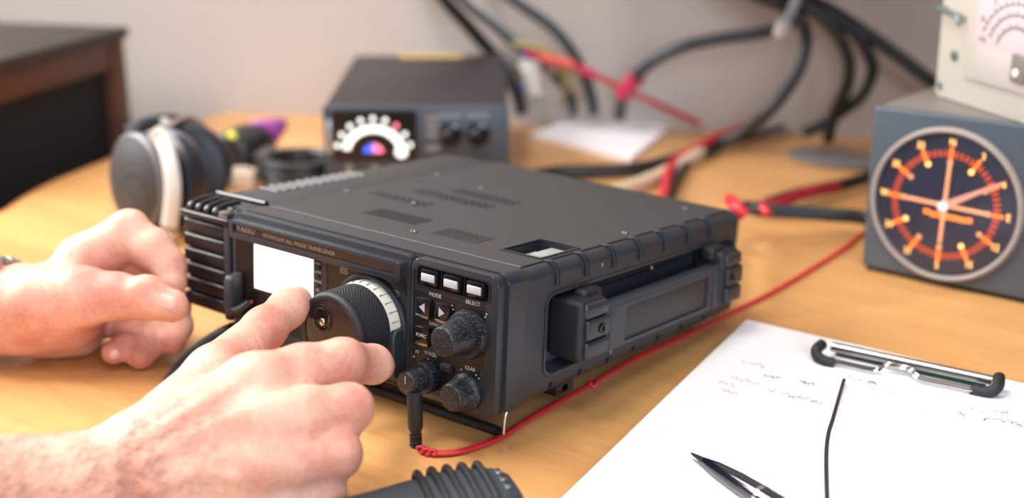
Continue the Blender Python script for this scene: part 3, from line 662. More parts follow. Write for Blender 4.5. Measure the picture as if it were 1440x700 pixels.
# ------------------------------------------------------------------ clipboard with papers
c1 = T(1050, 458); dL = (T(800, 700) - c1).normalized(); dT = (T(1440, 549) - c1); dT.z = 0; dT.normalize()
dD = Vector((dT.y, -dT.x, 0))
if dD.dot(dL) < 0: dD = -dD
skew = dL
cbM = Matrix((dT, -dD, Vector((0, 0, 1)))).transposed().to_4x4(); cbM.translation = Vector((c1.x, c1.y, Z0))
cb = thing('clipboard', 'clipboard with a wide wire clip, lying on the desk at right under white notes', 'clipboard', mw=cbM)
WB, LB = 0.225, 0.315
M['board'] = mat('dark green board', (30, 66, 58), 0.4, var=.1)
sk = dL.dot(dT) / dL.dot(dD)
obj('board', prism([(x + 0.5 * WB - sk * (y - 0.5 * LB), y - 0.5 * LB) for x, y in rrect(WB - 0.008, LB - 0.008, 0.006)], 0.0, 0.0025, None, 0.0004), M['board'], cb)
def papermat():
    mm = mat('ruled white paper', (238, 236, 240), 0.7, var=0.015)
    nt = mm.node_tree; b = nt.nodes['Principled BSDF']; tc = nt.nodes['Texture Coordinate']
    sp = nt.nodes.new('ShaderNodeSeparateXYZ'); nt.links.new(tc.outputs['Object'], sp.inputs[0])
    ml = nt.nodes.new('ShaderNodeMath'); ml.operation = 'MULTIPLY'; ml.inputs[1].default_value = 1 / 0.0042
    fr_ = nt.nodes.new('ShaderNodeMath'); fr_.operation = 'FRACT'
    gt = nt.nodes.new('ShaderNodeMath'); gt.operation = 'GREATER_THAN'; gt.inputs[1].default_value = 0.90
    nt.links.new(sp.outputs['Y'], ml.inputs[0]); nt.links.new(ml.outputs[0], fr_.inputs[0]); nt.links.new(fr_.outputs[0], gt.inputs[0])
    m2 = nt.nodes.new('ShaderNodeMath'); m2.operation = 'MULTIPLY'; m2.inputs[1].default_value = 0.4; nt.links.new(gt.outputs[0], m2.inputs[0])
    mx = nt.nodes.new('ShaderNodeMix'); mx.data_type = 'RGBA'; nt.links.new(m2.outputs[0], mx.inputs[0])
    mx.inputs[6].default_value = (*s2l((238, 236, 240)), 1); mx.inputs[7].default_value = (*s2l((150, 155, 190)), 1)
    nt.links.new(mx.outputs[2], b.inputs['Base Color']); return mm
sk = skew.dot(dT) / skew.dot(dD)               # the sheets are slightly skewed like the photo's left edge
def sheet(z0, z1, dx_, dy, m, name, label, rotd=0.0, curl=0.0):
    bm = bmesh.new(); nx, ny = 16, 22
    top, bot = [], []
    for zz, store in ((z1, top), (z0, bot)):
        for j in range(ny + 1):
            row = []
            for i in range(nx + 1):
                x = WB * i / nx; y = -LB * j / ny
                u_ = i / nx; v_ = j / ny
                h = curl * (max(0, u_ - 0.55) ** 2 * 3.0 * max(0, 1 - v_ * 1.2) + max(0, 0.10 - u_) * 1.2 * max(0, .12 - v_) * 10) + 0.0006 * math.sin(u_ * 5 + 1) * math.sin(v_ * 4)
                row.append(bm.verts.new((x + dx_ + sk * (-y), y + dy, zz + h)))
            store.append(row)
    for s, fl in ((top, False), (bot, True)):
        for j in range(ny):
            for i in range(nx):
                f = (s[j][i], s[j + 1][i], s[j + 1][i + 1], s[j][i + 1]); bm.faces.new(f if not fl else f[::-1])
    bd = [(0, i) for i in range(nx)] + [(j, nx) for j in range(ny)] + [(ny, i) for i in range(nx, 0, -1)] + [(j, 0) for j in range(ny, 0, -1)]
    for (a1, a2), (b1_, b2) in zip(bd, bd[1:] + bd[:1]):
        bm.faces.new((top[a1][a2], top[b1_][b2], bot[b1_][b2], bot[a1][a2]))
    bm.transform(RZ(rotd)); bm.transform(cbM)
    o = obj(name, bm, m); off = cbM.translation; o.data.transform(Matrix.Translation(-off)); o.location = off
    return tag(o, label, 'paper', )
o = sheet(0.0026, 0.0040, 0.001, 0.0, M['paper'], 'paper_stack', 'lower stack of white sheets held on the clipboard')
lp = bpy.data.materials.new('x'); bpy.data.materials.remove(lp)
o = sheet(0.0042, 0.0046, 0.0, 0.0, papermat(), 'ruled_sheet', 'top ruled white sheet with faint blue handwriting, on the clipboard', 0.0, 0.0)
topsheet = o
M['ink'] = mat('blue ballpoint ink', (90, 96, 170), 0.6)
M['ink2'] = mat('faint ballpoint ink', (160, 164, 200), 0.6)
def scribble(px, py, wpx, hpx, n, m, seed):
    rd = random.Random(seed); zt = 0.0052
    c_ = T(px, py, zt); pts = []
    for i in range(n):
        pts.append(c_ + dT * (wpx / 2200 * (i / n - .5) + rd.uniform(-1, 1) * 0.0007) - dD * (rd.uniform(-.5, .5) * hpx / 1500))
    off = topsheet.location
    return tube([p - off for p in pts], 0.00022, 5, 3)
groups = {'ink2': [(1060, 512, 40, 10, 14), (1050, 535, 50, 10, 16), (1025, 540, 30, 9, 12), (1108, 555, 60, 10, 18), (1132, 560, 40, 9, 12), (1215, 535, 60, 12, 18), (1160, 510, 24, 8, 8), (1372, 575, 50, 12, 16), (1290, 575, 30, 8, 9), (1240, 548, 40, 8, 14), (1150, 566, 20, 6, 6)],
          'ink': [(1086, 530, 26, 9, 12), (1136, 538, 24, 8, 10), (1228, 537, 14, 8, 6), (1028, 551, 30, 6, 8), (1420, 593, 40, 8, 16), (1352, 582, 14, 8, 7), (1388, 590, 10, 16, 4), (1410, 578, 20, 12, 8)]}
for gname, lst in groups.items():
    for i, a_ in enumerate(lst): obj('handwriting', scribble(*a_, None, i), M[gname], topsheet, 'faint blue handwriting')
# clip
cl = thing('paper_clip', 'wide silver bar clip with black end caps gripping the top of the white notes', 'clip', T(1280, 520))
def L(px, py, z): return T(px, py, z) - cl.location
bar = obj('clip_bar', tube([L(1170, 487, 0.011), L(1396, 535, 0.011)], 0.0034, 14, 1, flat=0.75), M['steel'], cl)
obj('clip_channel', tube([L(1176, 496, 0.006), L(1386, 542, 0.006)], 0.0020, 10, 1, flat=.8), M['board'], cl)
capL = [L(1156, 484, 0.0125), L(1148, 492, 0.0115), L(1150, 501, 0.0085), L(1160, 508, 0.007), L(1173, 510, 0.007)]
capR = [L(1405, 530, 0.0125), L(1404, 541, 0.0110), L(1397, 549, 0.0085), L(1385, 551, 0.007), L(1366, 547, 0.007)]
obj('clip_cap', tube(capL, 0.0037, 14, 5), M['rubber'], cl, 'black rubber end cap')
obj('clip_cap', tube(capR, 0.0037, 14, 5), M['rubber'], cl, 'black rubber end cap')
wr = [L(1170, 508, 0.0075), L(1200, 515, 0.0075), L(1232, 521, 0.0075), L(1244, 514, 0.009), L(1262, 517, 0.0095), L(1279, 521, 0.009), L(1292, 533, 0.0075), L(1330, 541, 0.0072), L(1368, 549, 0.0075)]
obj('clip_wire', [tube(wr, 0.0011, 8, 4), tube([p + Vector((0, 0.003, 0.0005)) for p in wr], 0.0009, 8, 4)], M['chrome'], cl, 'bent spring wire')
# pen
pa, pb = T(972, 637, 0.0085), T(1100, 716, 0.0105)
dirp = (pb - pa).normalized(); Lp = 0.135
pen = thing('ballpoint_pen', 'glossy black ballpoint pen lying on the white notes', 'pen', mw=MZ(pa, dirp))
obj('pen_barrel', lathe([(0.0022, 0.012), (0.0042, 0.024), (0.0056, 0.042), (0.0060, 0.060), (0.0060, Lp - .01), (0.0045, Lp)], 32, None), mat('glossy navy black', (16, 24, 36), 0.12, coat=0.5), pen)
obj('pen_tip', lathe([(0.0004, 0.0), (0.0008, 0.0022), (0.0021, 0.012), (0.0022, 0.0125)], 24, None), mat('matt black tip', (38, 40, 44), 0.4), pen)
obj('pen_clip', box(-0.0016, 0.0016, 0.0058, 0.0078, 0.085, 0.130, 0.0005), M['chrome'], pen)
obj('pen_accent', lathe([(0.00615, 0.060), (0.00625, 0.061), (0.00615, 0.063)], 32, None), M['chrome'], pen)
# bent rod
rp = [T(1187, 534, 0.0075), T(1180, 558, 0.0095), T(1171, 590, 0.0115), T(1165, 610, 0.0120), T(1162, 640, 0.0115), T(1163, 700, 0.010), T(1166, 760, 0.008)]
rl = sum(rp, Vector()) / len(rp)
o = obj('bent_rod', tube([p - rl for p in rp], 0.00125, 12, 6), mat('dark grey rod', (58, 56, 60), 0.3, 0.5)); o.location = rl
tag(o, 'thin dark bent rod lying across the white notes, right of the pen', 'rod')
# ------------------------------------------------------------------ hand microphone (bottom edge)
ma, mb = T(470, 730, 0.014), T(700, 690, 0.016)
mic_dir = (mb - ma); mic_dir.z = 0; mic_dir.normalize()
yd = Vector((-mic_dir.y, mic_dir.x, 0))
cN = T(716, 722, 0.0)
micM = Matrix((mic_dir, yd, Vector((0, 0, 1)))).transposed().to_4x4(); micM.translation = T(634, 764, 0.0)
mic = thing('hand_microphone', 'dark grey ribbed hand microphone lying on the desk in front of the radio', 'microphone', mw=micM)
def micbody():
    bm = bmesh.new(); rows = []
    secs = [(-0.090, .008, .007), (-0.085, .013, .010), (-0.065, .0155, .0115), (-0.040, .018, .013), (-0.018, .0225, .0145), (0.0, .026, .0155), (0.014, .0262, .0155), (0.026, .0235, .0145), (0.033, .018, .012), (0.0355, .011, .008)]
    pth = []
    for i in range(len(secs) - 1):
        for j in range(4):
            t = j / 4; pth.append([secs[i][k] * (1 - t) + secs[i + 1][k] * t for k in range(3)])
    pth.append(list(secs[-1]))
    for x, w_, h_ in pth:
        row = []
        for i in range(40):
            a_ = 2 * PI * i / 40; c_, s_ = math.cos(a_), math.sin(a_)
            e_ = 0.62
            row.append(bm.verts.new((x, w_ * math.copysign(abs(c_) ** e_, c_), 0.0165 + h_ * math.copysign(abs(s_) ** e_, s_))))
        rows.append(row)
    for a_, b_ in zip(rows, rows[1:]):
        for i in range(40): bm.faces.new((a_[i], a_[(i + 1) % 40], b_[(i + 1) % 40], b_[i]))
    bm.faces.new(rows[0][::-1]); bm.faces.new(rows[-1])
    return bm
M['mic'] = mat('dark blue grey plastic', (58, 66, 76), 0.42, bump=0.5, scale=1400, var=0.2, vscale=200)
mbody = obj('mic_body', micbody(), M['mic'], mic, ang=60)
for k in range(5):
    x = -0.012 + k * 0.0078
    yy = 0.0255 - (0.0015 if k == 0 else 0) - (0.001 if k == 4 else 0)
    obj('grip_rib', tube([(x, yy + .0005, 0.012), (x, yy + .0002, 0.024), (x, yy - .007, 0.0320), (x, -0.006, 0.0325), (x, -0.02, 0.031)], 0.0019, 10, 5), M['rubber'], mic)
for x, y in ((0.0275, 0.010), (0.0275, 0.002), (0.0275, -0.006)):
    obj('mic_slot', box(x - 0.0016, x + 0.0016, y - 0.0025, y + 0.0025, 0.0295, 0.0312, 0.0006), M['steel'], mic)
obj('side_key', [box(-0.060, -0.030, 0.0155, 0.0195, 0.011, 0.021, 0.002, 3)], M['rubber'], mic)
# ------------------------------------------------------------------ headphones
M['mesh'] = None
def PH(px, py, d): return P(px, py, d * 0.972)
def meshmat():
    mm = mat('grey perforated mesh', (96, 92, 92), 0.45, 0.4)
    nt = mm.node_tree; b = nt.nodes['Principled BSDF']; tc = nt.nodes['Texture Coordinate']
    v = nt.nodes.new('ShaderNodeTexVoronoi'); v.inputs['Scale'].default_value = 420; v.inputs['Randomness'].default_value = 0.15
    nt.links.new(tc.outputs['Object'], v.inputs['Vector'])
    r = nt.nodes.new('ShaderNodeValToRGB'); r.color_ramp.elements[0].position = 0.35; r.color_ramp.elements[1].position = 0.5
    r.color_ramp.elements[0].color = (*s2l((26, 25, 26)), 1); r.color_ramp.elements[1].color = (*s2l((58, 55, 55)), 1)
    nt.links.new(v.outputs['Distance'], r.inputs['Fac']); nt.links.new(r.outputs['Color'], b.inputs['Base Color']); return mm
M['mesh'] = meshmat()
M['mesh'].node_tree.nodes['Principled BSDF'].inputs['Metallic'].default_value = 0.0
M['mesh'].node_tree.nodes['Principled BSDF'].inputs['Roughness'].default_value = 0.6
M['silver'] = mat('satin silver', (200, 196, 190), 0.4, 0.1)
M['black'] = mat('black plastic', (28, 30, 34), 0.4, var=.2)
M['pad'] = mat('black ear pad', (30, 34, 44), 0.45, bump=.2, scale=300)
hcen = PH(190, 256, 1.185)
hp = thing('headphones', 'over ear headphones with grey mesh cups and silver yokes, lying behind the left hand', 'headphones', (hcen.x, hcen.y, Z0))
hl = lambda p: p - hp.location
hl0 = hp.location.copy()
toCam = (Vector((EYE[0], EYE[1], EYE[2] + Z0)) - hcen).normalized()
fdir = Vector((-0.10, -0.95, 0.10)).normalized()
cupM = MZ(hcen - hl0, fdir)
R0 = 0.0422
c = obj('ear_cup', [lathe([(0.020, -0.030), (R0 * .8, -0.028), (R0, -0.018), (R0, -0.003), (R0 - .002, 0.0)], 64, cupM)], M['black'], hp)
obj('mesh_cover', lathe([(R0 - .002, -0.001), (R0 - .003, 0.002), (R0 - 0.014, 0.007), (0.012, 0.0095), (0.0005, 0.010)], 64, cupM), M['mesh'], c, 'grey mesh cover')
obj('cup_rim', lathe([(R0 + .0008, -0.006), (R0 + .0010, 0.0), (R0 - .0015, 0.0020), (R0 - .003, 0.001)], 64, cupM, cap=False), mat('silver grey rim', (104, 104, 108), .45, .2), c)
obj('ear_pad', [lathe([(0.018, -0.048), (R0 - .006, -0.050), (R0 - .001, -0.042), (R0 - .001, -0.032), (R0 - .006, -0.028), (0.018, -0.029)], 48, cupM, cap=False)], M['pad'], c)
# silver yoke strap across the near cup
yk = [PH(219, 186, 1.165), PH(232, 205, 1.155), PH(241, 240, 1.148), PH(243, 275, 1.148), PH(238, 318, 1.155)]
obj('yoke', tube([p - hl0 for p in yk], 0.0075, 14, 6, flat=0.6), M['silver'], hp, 'wide silver yoke strap')
obj('yoke_pivot', cyl(0.0045, -0.004, 0.004, 16, MZ(PH(219, 188, 1.158) - hl0, toCam), .001), M['silver'], hp)
# far cup
h2 = PH(262, 236, 1.27)
cup2 = MZ(h2 - hl0, Vector((0.62, -0.75, 0.18)))
c2_ = obj('ear_cup', [lathe([(0.016, -0.022), (0.036, -0.020), (0.042, -0.010), (0.042, 0.004), (0.037, 0.010), (0.020, 0.013)], 56, cup2)], M['pad'], hp, 'dark far ear cup')
arc2 = [PH(205, 192, 1.20), PH(232, 186, 1.20), PH(262, 199, 1.20), PH(281, 228, 1.20), PH(286, 262, 1.205)]
obj('yoke', tube([p - hl0 for p in arc2], 0.0048, 12, 6, flat=0.5), mat('grey arc', (140, 142, 148), .4, .4), hp, 'curved grey yoke')
hb_ = [PH(232, 182, 1.22), PH(262, 168, 1.29), PH(292, 190, 1.33), PH(314, 228, 1.34), PH(322, 262, 1.33)]
obj('headband', tube([p - hl0 for p in hb_], 0.0055, 12, 6, flat=.5), mat('worn beige band', (150, 134, 126), .5), hp)
obj('headband_pad', tube([PH(180, 190, 1.24) - hl0, PH(205, 178, 1.25) - hl0, PH(235, 172, 1.28) - hl0, PH(262, 176, 1.3) - hl0], 0.0085, 12, 5), M['pad'], hp)
obj('cup_stem', tube([PH(240, 312, 1.158) - hl0, PH(241, 326, 1.16) - hl0, Vector((0, 0, 0)) + (T(243, 338, 0.006) - hl0)], 0.0065, 12, 4, flat=.6), mat('tan stem', (168, 134, 104), .5), hp)
obj('band_screw', cyl(0.0045, 0, 0.003, 16, MZ(PH(232, 172, 1.255) - hl0, toCam), .001), M['silver'], hp)
# ---------------------------------------------- small gear between headphones and power supply
def at_thing(name, label, cat, px, py, group=None):
    return thing(name, label, cat, T(px, py), group=group)
g0 = T(340, 238); gdir = (T(404, 200) - T(322, 246)); gdir.z = 0; gdir.normalize()
gm_ = Matrix((gdir, Vector((-gdir.y, gdir.x, 0)), Vector((0, 0, 1)))).transposed().to_4x4(); gm_.translation = T(346, 241)
cn = thing('cable_connector', 'thick black cable connector with yellow lit dot and purple boot, left of power supply', 'connector', mw=gm_)
XA = Matrix(((0, 0, 1, 0), (1, 0, 0, 0), (0, 1, 0, 0), (0, 0, 0, 1)))
obj('connector_body', lathe([(0.020, -0.045), (0.024, -0.042), (0.024, 0.012), (0.021, 0.016), (0.019, 0.035)], 32, TR(0, 0, 0.0245) @ XA), M['black'], cn)
obj('purple_boot', lathe([(0.018, 0.035), (0.0195, 0.037), (0.017, 0.050), (0.009, 0.092), (0.007, 0.10)], 28, TR(0, 0, 0.0245) @ RY(-3) @ XA), mat('purple boot', (165, 62, 172), 0.45, var=.15), cn, 'purple tapered boot')
ql = P(300, 181, 1.33); qi = gm_.inverted() @ ql
obj('indicator_lamp', lathe([(0.0048, -.003), (0.0048, 0.0), (0.003, 0.002), (0.0005, 0.003)], 16, TR(-0.046, -0.010, 0.050) @ RX(30)), mat('yellow green lamp', (200, 195, 70), 0.3, emit=(200, 195, 70), estr=0.7), cn, 'yellow lit dot')
cu = T(378, 248)
o = obj('grey_cube', [box(-0.014, 0.014, -0.013, 0.013, 0, 0.028, 0.003, 3, RZ(35)), cyl(0.006, 0.026, 0.030, 16)], mat('dark grey plastic', (92, 88, 86), .5), None); o.location = cu
o.name = 'plug_adapter'; tag(o, 'small dark grey plug adapter between purple boot and black ring', 'adapter')
o = obj('connector_block', [box(-0.022, 0.022, -0.011, 0.011, 0, 0.018, 0.0025, 3, RZ(38)), box(-0.016, 0.016, -0.007, 0.007, 0.017, 0.0205, 0.001, 2, RZ(38))], mat('beige plastic', (205, 184, 166), .5), None); o.location = T(330, 264)
tag(o, 'beige plastic connector block lying behind the ribbed side unit', 'connector block')
cc = T(424, 258)
cs = []
for k in range(3):
    cs.append([Vector((0.036 * math.cos(q_), 0.034 * math.sin(q_), 0.006 + 0.009 * k)) for q_ in [2 * PI * j / 28 + k for j in range(28)]])
o = obj('coiled_cable', [tube(c_ + [c_[0]], 0.0055, 10, 2) for c_ in cs], M['black'], None); o.location = cc
tag(o, 'black coiled cable lying in front of the power supply', 'cable')

# ------------------------------------------------------------------ cables
M['cab'] = mat('black cable sheath', (30, 32, 35), 0.42, var=.15)
M['cab2'] = mat('dark grey cable sheath', (52, 60, 66), 0.45, var=.15)
M['pink'] = mat('crimson tape', (190, 45, 80), 0.5, var=.1)
def cable(name, pts, r, m, label, cat='cable', group=None, n=12, k=8):
    c_ = sum(pts, Vector()) / len(pts)
    o = obj(name, tube([p - c_ for p in pts], r, n, k), m); o.location = c_
    if name == 'black_cable' and not group: group = 'black cables behind the gear'
    tag(o, label, cat, group); return o
def child_at(par, name, bmf, m, label=None):
    o = obj(name, bmf, m, None, label); o.data.transform(Matrix.Translation(-par.location)); o.parent = par; return o
Wd = lambda px, py, off: onwall(px, py, off)
cable('black_cable', [Wd(560, -130, .03), Wd(600, -40, .05), Wd(625, 0, .05), Wd(660, 38, .03), Wd(692, 75, .012), Wd(722, 120, .010), Wd(735, 160, .010)], 0.0075, M['cab'], 'thick black cable dropping behind the power supply, the leftmost at the wall')
cable('black_cable', [Wd(592, -130, .02), Wd(622, -40, .03), Wd(650, 0, .03), Wd(705, 45, .03), Wd(752, 85, .03), Wd(785, 112, .03), Wd(803, 140, .03), Wd(808, 160, .02)], 0.0052, M['cab2'], 'grey black cable slanting past the right of the power supply, second from left')
cable('black_cable', [Wd(640, -130, .02), Wd(690, -30, .04), Wd(722, 0, .04), Wd(772, 35, .04), Wd(800, 66, .04), Wd(822, 105, .03), Wd(833, 140, .02), Wd(836, 160, .02)], 0.0062, M['cab2'], 'dark cable curving down the wall to the desk, crossing the red wire')
rw = cable('red_wire', [Wd(738, 72, .06), Wd(765, 82, .06), Wd(800, 90, .06), Wd(835, 105, .06), Wd(870, 122, .05), Wd(915, 142, .045), Wd(955, 160, .02), Wd(985, 174, .01)], 0.0032, M['redcord'], 'thin red wire running along the wall behind the paper pad', 'wire')
child_at(rw, 'tape_wrap', tube([Wd(762, 81, .06), Wd(785, 87, .06), Wd(808, 92, .06)], 0.0062, 12, 4), mat('orange red tape', (200, 82, 72), .5), 'orange red tape wrap')
child_at(rw, 'tape_wrap', tube([Wd(815, 96, .06), Wd(838, 107, .06)], 0.0055, 12, 4), M['pink'], 'crimson tape wrap')
cable('yellow_wire', [Wd(722, 62, .055), Wd(745, 64, .055), Wd(772, 74, .055), Wd(790, 100, .05), Wd(798, 150, .02)], 0.0035, mat('yellow green wire', (150, 140, 80), .5), 'yellow green wire beside the power supply', 'wire')
cable('beige_wire', [Wd(770, 100, .04), Wd(790, 95, .04), Wd(806, 112, .04), Wd(816, 140, .02)], 0.0055, mat('beige wire', (178, 160, 135), .5), 'beige cable behind the power supply', 'cable')
wt = thing('white_plug', 'white plug with blue collars standing at the right rear of the power supply', 'plug', Wd(753, 130, .05))
wo = wt.location.copy()
obj('plug_body', tube([Wd(745, 84, .05) - wo, Wd(748, 105, .05) - wo, Wd(754, 132, .05) - wo], 0.0125, 16, 4), mat('white plug plastic', (205, 198, 192), .5), wt)
obj('blue_collar', tube([Wd(734, 75, .052) - wo, Wd(752, 78, .052) - wo], 0.0062, 14, 2), mat('blue plastic', (58, 92, 150), .45), wt, 'blue collar')
obj('blue_collar', tube([Wd(734, 126, .052) - wo, Wd(765, 120, .052) - wo], 0.0062, 14, 2), bpy.data.materials['blue plastic'], wt, 'blue collar')
wt2 = T(756, 158)
# loop with crimson tie
lc = cable('black_cable', [Wd(872, 165, .03), Wd(874, 145, .04), Wd(886, 118, .06), Wd(915, 88, .08), Wd(960, 66, .09), Wd(1010, 55, .09), Wd(1060, 48, .09), Wd(1100, 38, .09), Wd(1125, 20, .09)], 0.0068, M['cab2'], 'thick dark cable arching from the desk to the cable bundle, tied with crimson tape')
child_at(lc, 'tape_wrap', tube([Wd(876, 134, .05), Wd(888, 117, .06), Wd(897, 107, .068)], 0.0095, 12, 3), M['pink'], 'crimson tape wrap')
def wd2(px, py, off): return Wd(px, py, off)
cable('black_cable', [Wd(820, -125, .10), Wd(920, -85, .10), Wd(1010, -45, .10), Wd(1060, -8, .10), Wd(1100, 8, .10), Wd(1126, 30, .10), Wd(1133, 62, .10), Wd(1118, 108, .11), Wd(1085, 152, .12), T(1040, 190, .02), T(1000, 203, .008), T(955, 222, .008), T(900, 236, .008), T(840, 240, .008), T(785, 242, .008), T(752, 246, .008)], 0.0068, M['cab'], 'long black cable looping from the bundle down across the desk behind the radio')
cable('black_cable', [Wd(840, -150, .075), Wd(930, -108, .08), Wd(1020, -55, .085), Wd(1075, -12, .085), Wd(1130, 8, .09), Wd(1170, 38, .09), Wd(1192, 78, .09), Wd(1193, 115, .09), Wd(1178, 150, .08), Wd(1168, 178, .07), Wd(1165, 196, .06)], 0.0068, M['cab'], 'black cable hanging in a narrow curve from the bundle, left of the widest curve')
cable('black_cable', [Wd(880, -160, .05), Wd(950, -120, .06), Wd(1030, -60, .07), Wd(1095, -12, .07), Wd(1150, 12, .07), Wd(1198, 42, .07), Wd(1222, 78, .07), Wd(1226, 105, .07), Wd(1208, 138, .07), Wd(1175, 162, .07), Wd(1150, 178, .06), Wd(1132, 186, .05)], 0.0068, M['cab'], 'black cable hanging in the widest curve from the bundle')
cable('black_cable', [Wd(900, -190, .025), Wd(965, -135, .035), Wd(1035, -60, .055), Wd(1110, -12, .055), Wd(1160, 10, .055), Wd(1215, 45, .055), Wd(1262, 78, .055), Wd(1296, 104, .055), Wd(1330, 130, .05)], 0.0075, M['cab'], 'thick black cable running straight from the bundle down behind the dial box')
zt = thing('cable_tie', 'grey plastic cable tie hanging round the black cable bundle', 'cable tie', Wd(1108, 10, .12))
zo = zt.location.copy()
obj('tie_band', tube([Wd(1124, -25, .14) - zo, Wd(1118, 5, .15) - zo, Wd(1106, 28, .145) - zo, Wd(1098, 46, .14) - zo], 0.0052, 12, 5, flat=.5), mat('grey tie', (150, 155, 162), .4), zt)
obj('tie_head', tube([Wd(1103, 30, .150) - zo, Wd(1097, 49, .145) - zo], 0.0078, 12, 2), mat('pale tie head', (186, 184, 182), .4), zt)
# on the desk right of the radio
rb = cable('red_black_cord', [T(930, 290, .02), T(936, 262, .012), T(942, 238, .010), T(962, 218, .010), T(992, 202, .012), T(1010, 192, .014), T(1050, 178, .012), T(1085, 165, .012)], 0.0050, M['redcord'], 'red cord curling up behind the right rear of the radio', 'cord')
cable('black_cable', [T(936, 298, .006), T(948, 262, .006), T(968, 228, .006), T(1000, 212, .006), T(1030, 198, .008), T(1075, 188, .008), T(1120, 172, .008), T(1150, 182, .006)], 0.0040, M['cab'], 'thin black cable lying beside the curled red cord')
cable('white_cable', [T(850, 275, .008), T(890, 262, .006), T(925, 248, .006), T(960, 230, .006), T(985, 215, .006)], 0.0075, mat('cream cable', (206, 186, 160), .5), 'cream cable lying just behind the radio')
pc = cable('power_cable', [Vector((-0.045, 0.255, Z0 + .030)), Vector((-0.040, 0.280, Z0 + .032)), Vector((-0.030, 0.305, Z0 + .034)), T(1035, 296, .032), T(1080, 296, .028), T(1140, 300, .022), T(1200, 304, .018), T(1260, 306, .012), T(1290, 240, .010), T(1300, 200, .010)], 0.0060, M['cab2'], 'thick grey black cable leaving the rear of the radio to the right')
child_at(pc, 'red_tie', tube([T(1026, 280, .040), T(1037, 291, .042), T(1048, 303, .036)], 0.0052, 12, 4), M['redcord'], 'red tie')
child_at(pc, 'red_tie', tube([T(1072, 291, .034), T(1080, 301, .030)], 0.0040, 12, 3), M['redcord'], 'red tie')
cable('black_cable', [T(1080, 286, .008), T(1108, 277, .010), T(1145, 268, .010), T(1185, 260, .010), T(1240, 244, .010)], 0.0062, M['cab'], 'black cable lying on the desk behind the thick grey black one')
cable('red_wire', [T(1060, 290, .012), T(1100, 284, .014), T(1125, 274, .016), T(1150, 268, .018), T(1180, 264, .016)], 0.0048, mat('dark red wire', (150, 25, 45), .4), 'dark red wire twisted over the black cable beside the dial box', 'wire')
o = obj('flat_pad', [lathe([(0.040, 0), (0.042, 0.002), (0.041, 0.006), (0.034, 0.008), (0.001, 0.008)], 40, Matrix.Diagonal((1.35, 0.8, 1, 1)))], mat('dark grey pad', (96, 92, 92), .6), None); o.location = T(1178, 228)
tag(o, 'flat dark grey oval pad lying on the desk near the wall', 'pad')
# mic cable at the left under the radio
mcb = cable('curled_black_cable', [T(366, 452, .020), T(345, 456, .020), T(320, 462, .018), T(292, 478, .014), T(265, 500, .010), T(243, 525, .006), T(228, 552, .005), T(224, 590, .005), T(240, 640, .005)], 0.0031, M['cab2'], 'black cable leaving the left front of the radio between the two hands')
child_at(mcb, 'plug_sleeve', tube([T(364, 452, .0205), T(345, 456.5, .020), T(322, 462, .0185)], 0.0047, 14, 4, rf=lambda t: 1.15 - .35 * t), M['rubber'], 'thicker plug sleeve')
# plug under the front panel and red cord
pp = T(585, 628, .0)
pl2 = thing('headphone_plug', 'black upright plug with ribbed strain relief standing below the front knobs', 'plug', (pp.x, pp.y, Z0))
obj('plug_body', lathe([(0.0028, 0.0085), (0.0036, 0.0105), (0.0044, 0.0125), (0.0044, 0.030), (0.0042, 0.0335)], 28), M['rubber'], pl2)
obj('strain_relief', [lathe([(0.0028, 0.0), (0.0030, 0.0095)], 20)] + [lathe([(0.0028, z_), (0.0036, z_ + .0003), (0.0036, z_ + .0009), (0.0028, z_ + .0012)], 20) for z_ in (0.0008, 0.0028, 0.0048, 0.0068)], M['rubber'], pl2)
obj('red_thread', [tube([(0.0034 * math.cos(t_ * .5), 0.0034 * math.sin(t_ * .5), 0.0012 + t_ * .00026) for t_ in range(30)], 0.0002, 5, 1)], mat('dull red thread', (120, 40, 50), .5), pl2)
rc = [T(592, 632, .002), T(615, 636, .0016), T(650, 633, .0016), T(690, 620, .0016), T(712, 609, .0018), T(745, 588, .0018), T(790, 562, .0018), T(830, 541, .0018), T(856, 524, .0018), T(900, 500, .0018), T(960, 472, .0018), T(1034, 436, .0018), T(1090, 408, .0018), T(1150, 372, .0018), T(1190, 346, .0018), T(1225, 318, .0018)]
rcd = cable('red_string', rc, 0.0014, M['redcord'], 'doubled bright red cord running from the front plug under the radio to the right', 'cord', n=10)
child_at(rcd, 'cord_strand', tube([p + Vector((0.0012, -0.0022, 0.0002)) * (1 if i not in (0, 7) else .3) for i, p in enumerate(rc)], 0.0013, 10, 8), M['redcord'])
kn = []
for kx, ky, s in ((592, 632, 1.0), (600, 635, .9), (609, 636, .8)):
    c_ = T(kx, ky, .0026)
    kn.append(tube([c_ + Vector((0.0022 * math.cos(t_), 0.0018 * math.sin(t_ * 2) * .6, 0.0018 * math.sin(t_))) * s for t_ in [k_ * 2 * PI / 12 for k_ in range(13)]], 0.0011, 8, 2))
child_at(rcd, 'knot', kn, M['redcord'], 'small knot of red cord')
c_ = T(834, 539, .0028)
child_at(rcd, 'knot', [tube([c_ + Vector((0.0024 * math.cos(t_), 0.002 * math.sin(t_), 0.0012 * math.sin(t_ * 2))) for t_ in [k_ * 2 * PI / 12 for k_ in range(13)]], 0.0013, 8, 2)], M['redcord'], 'small knot of red cord')
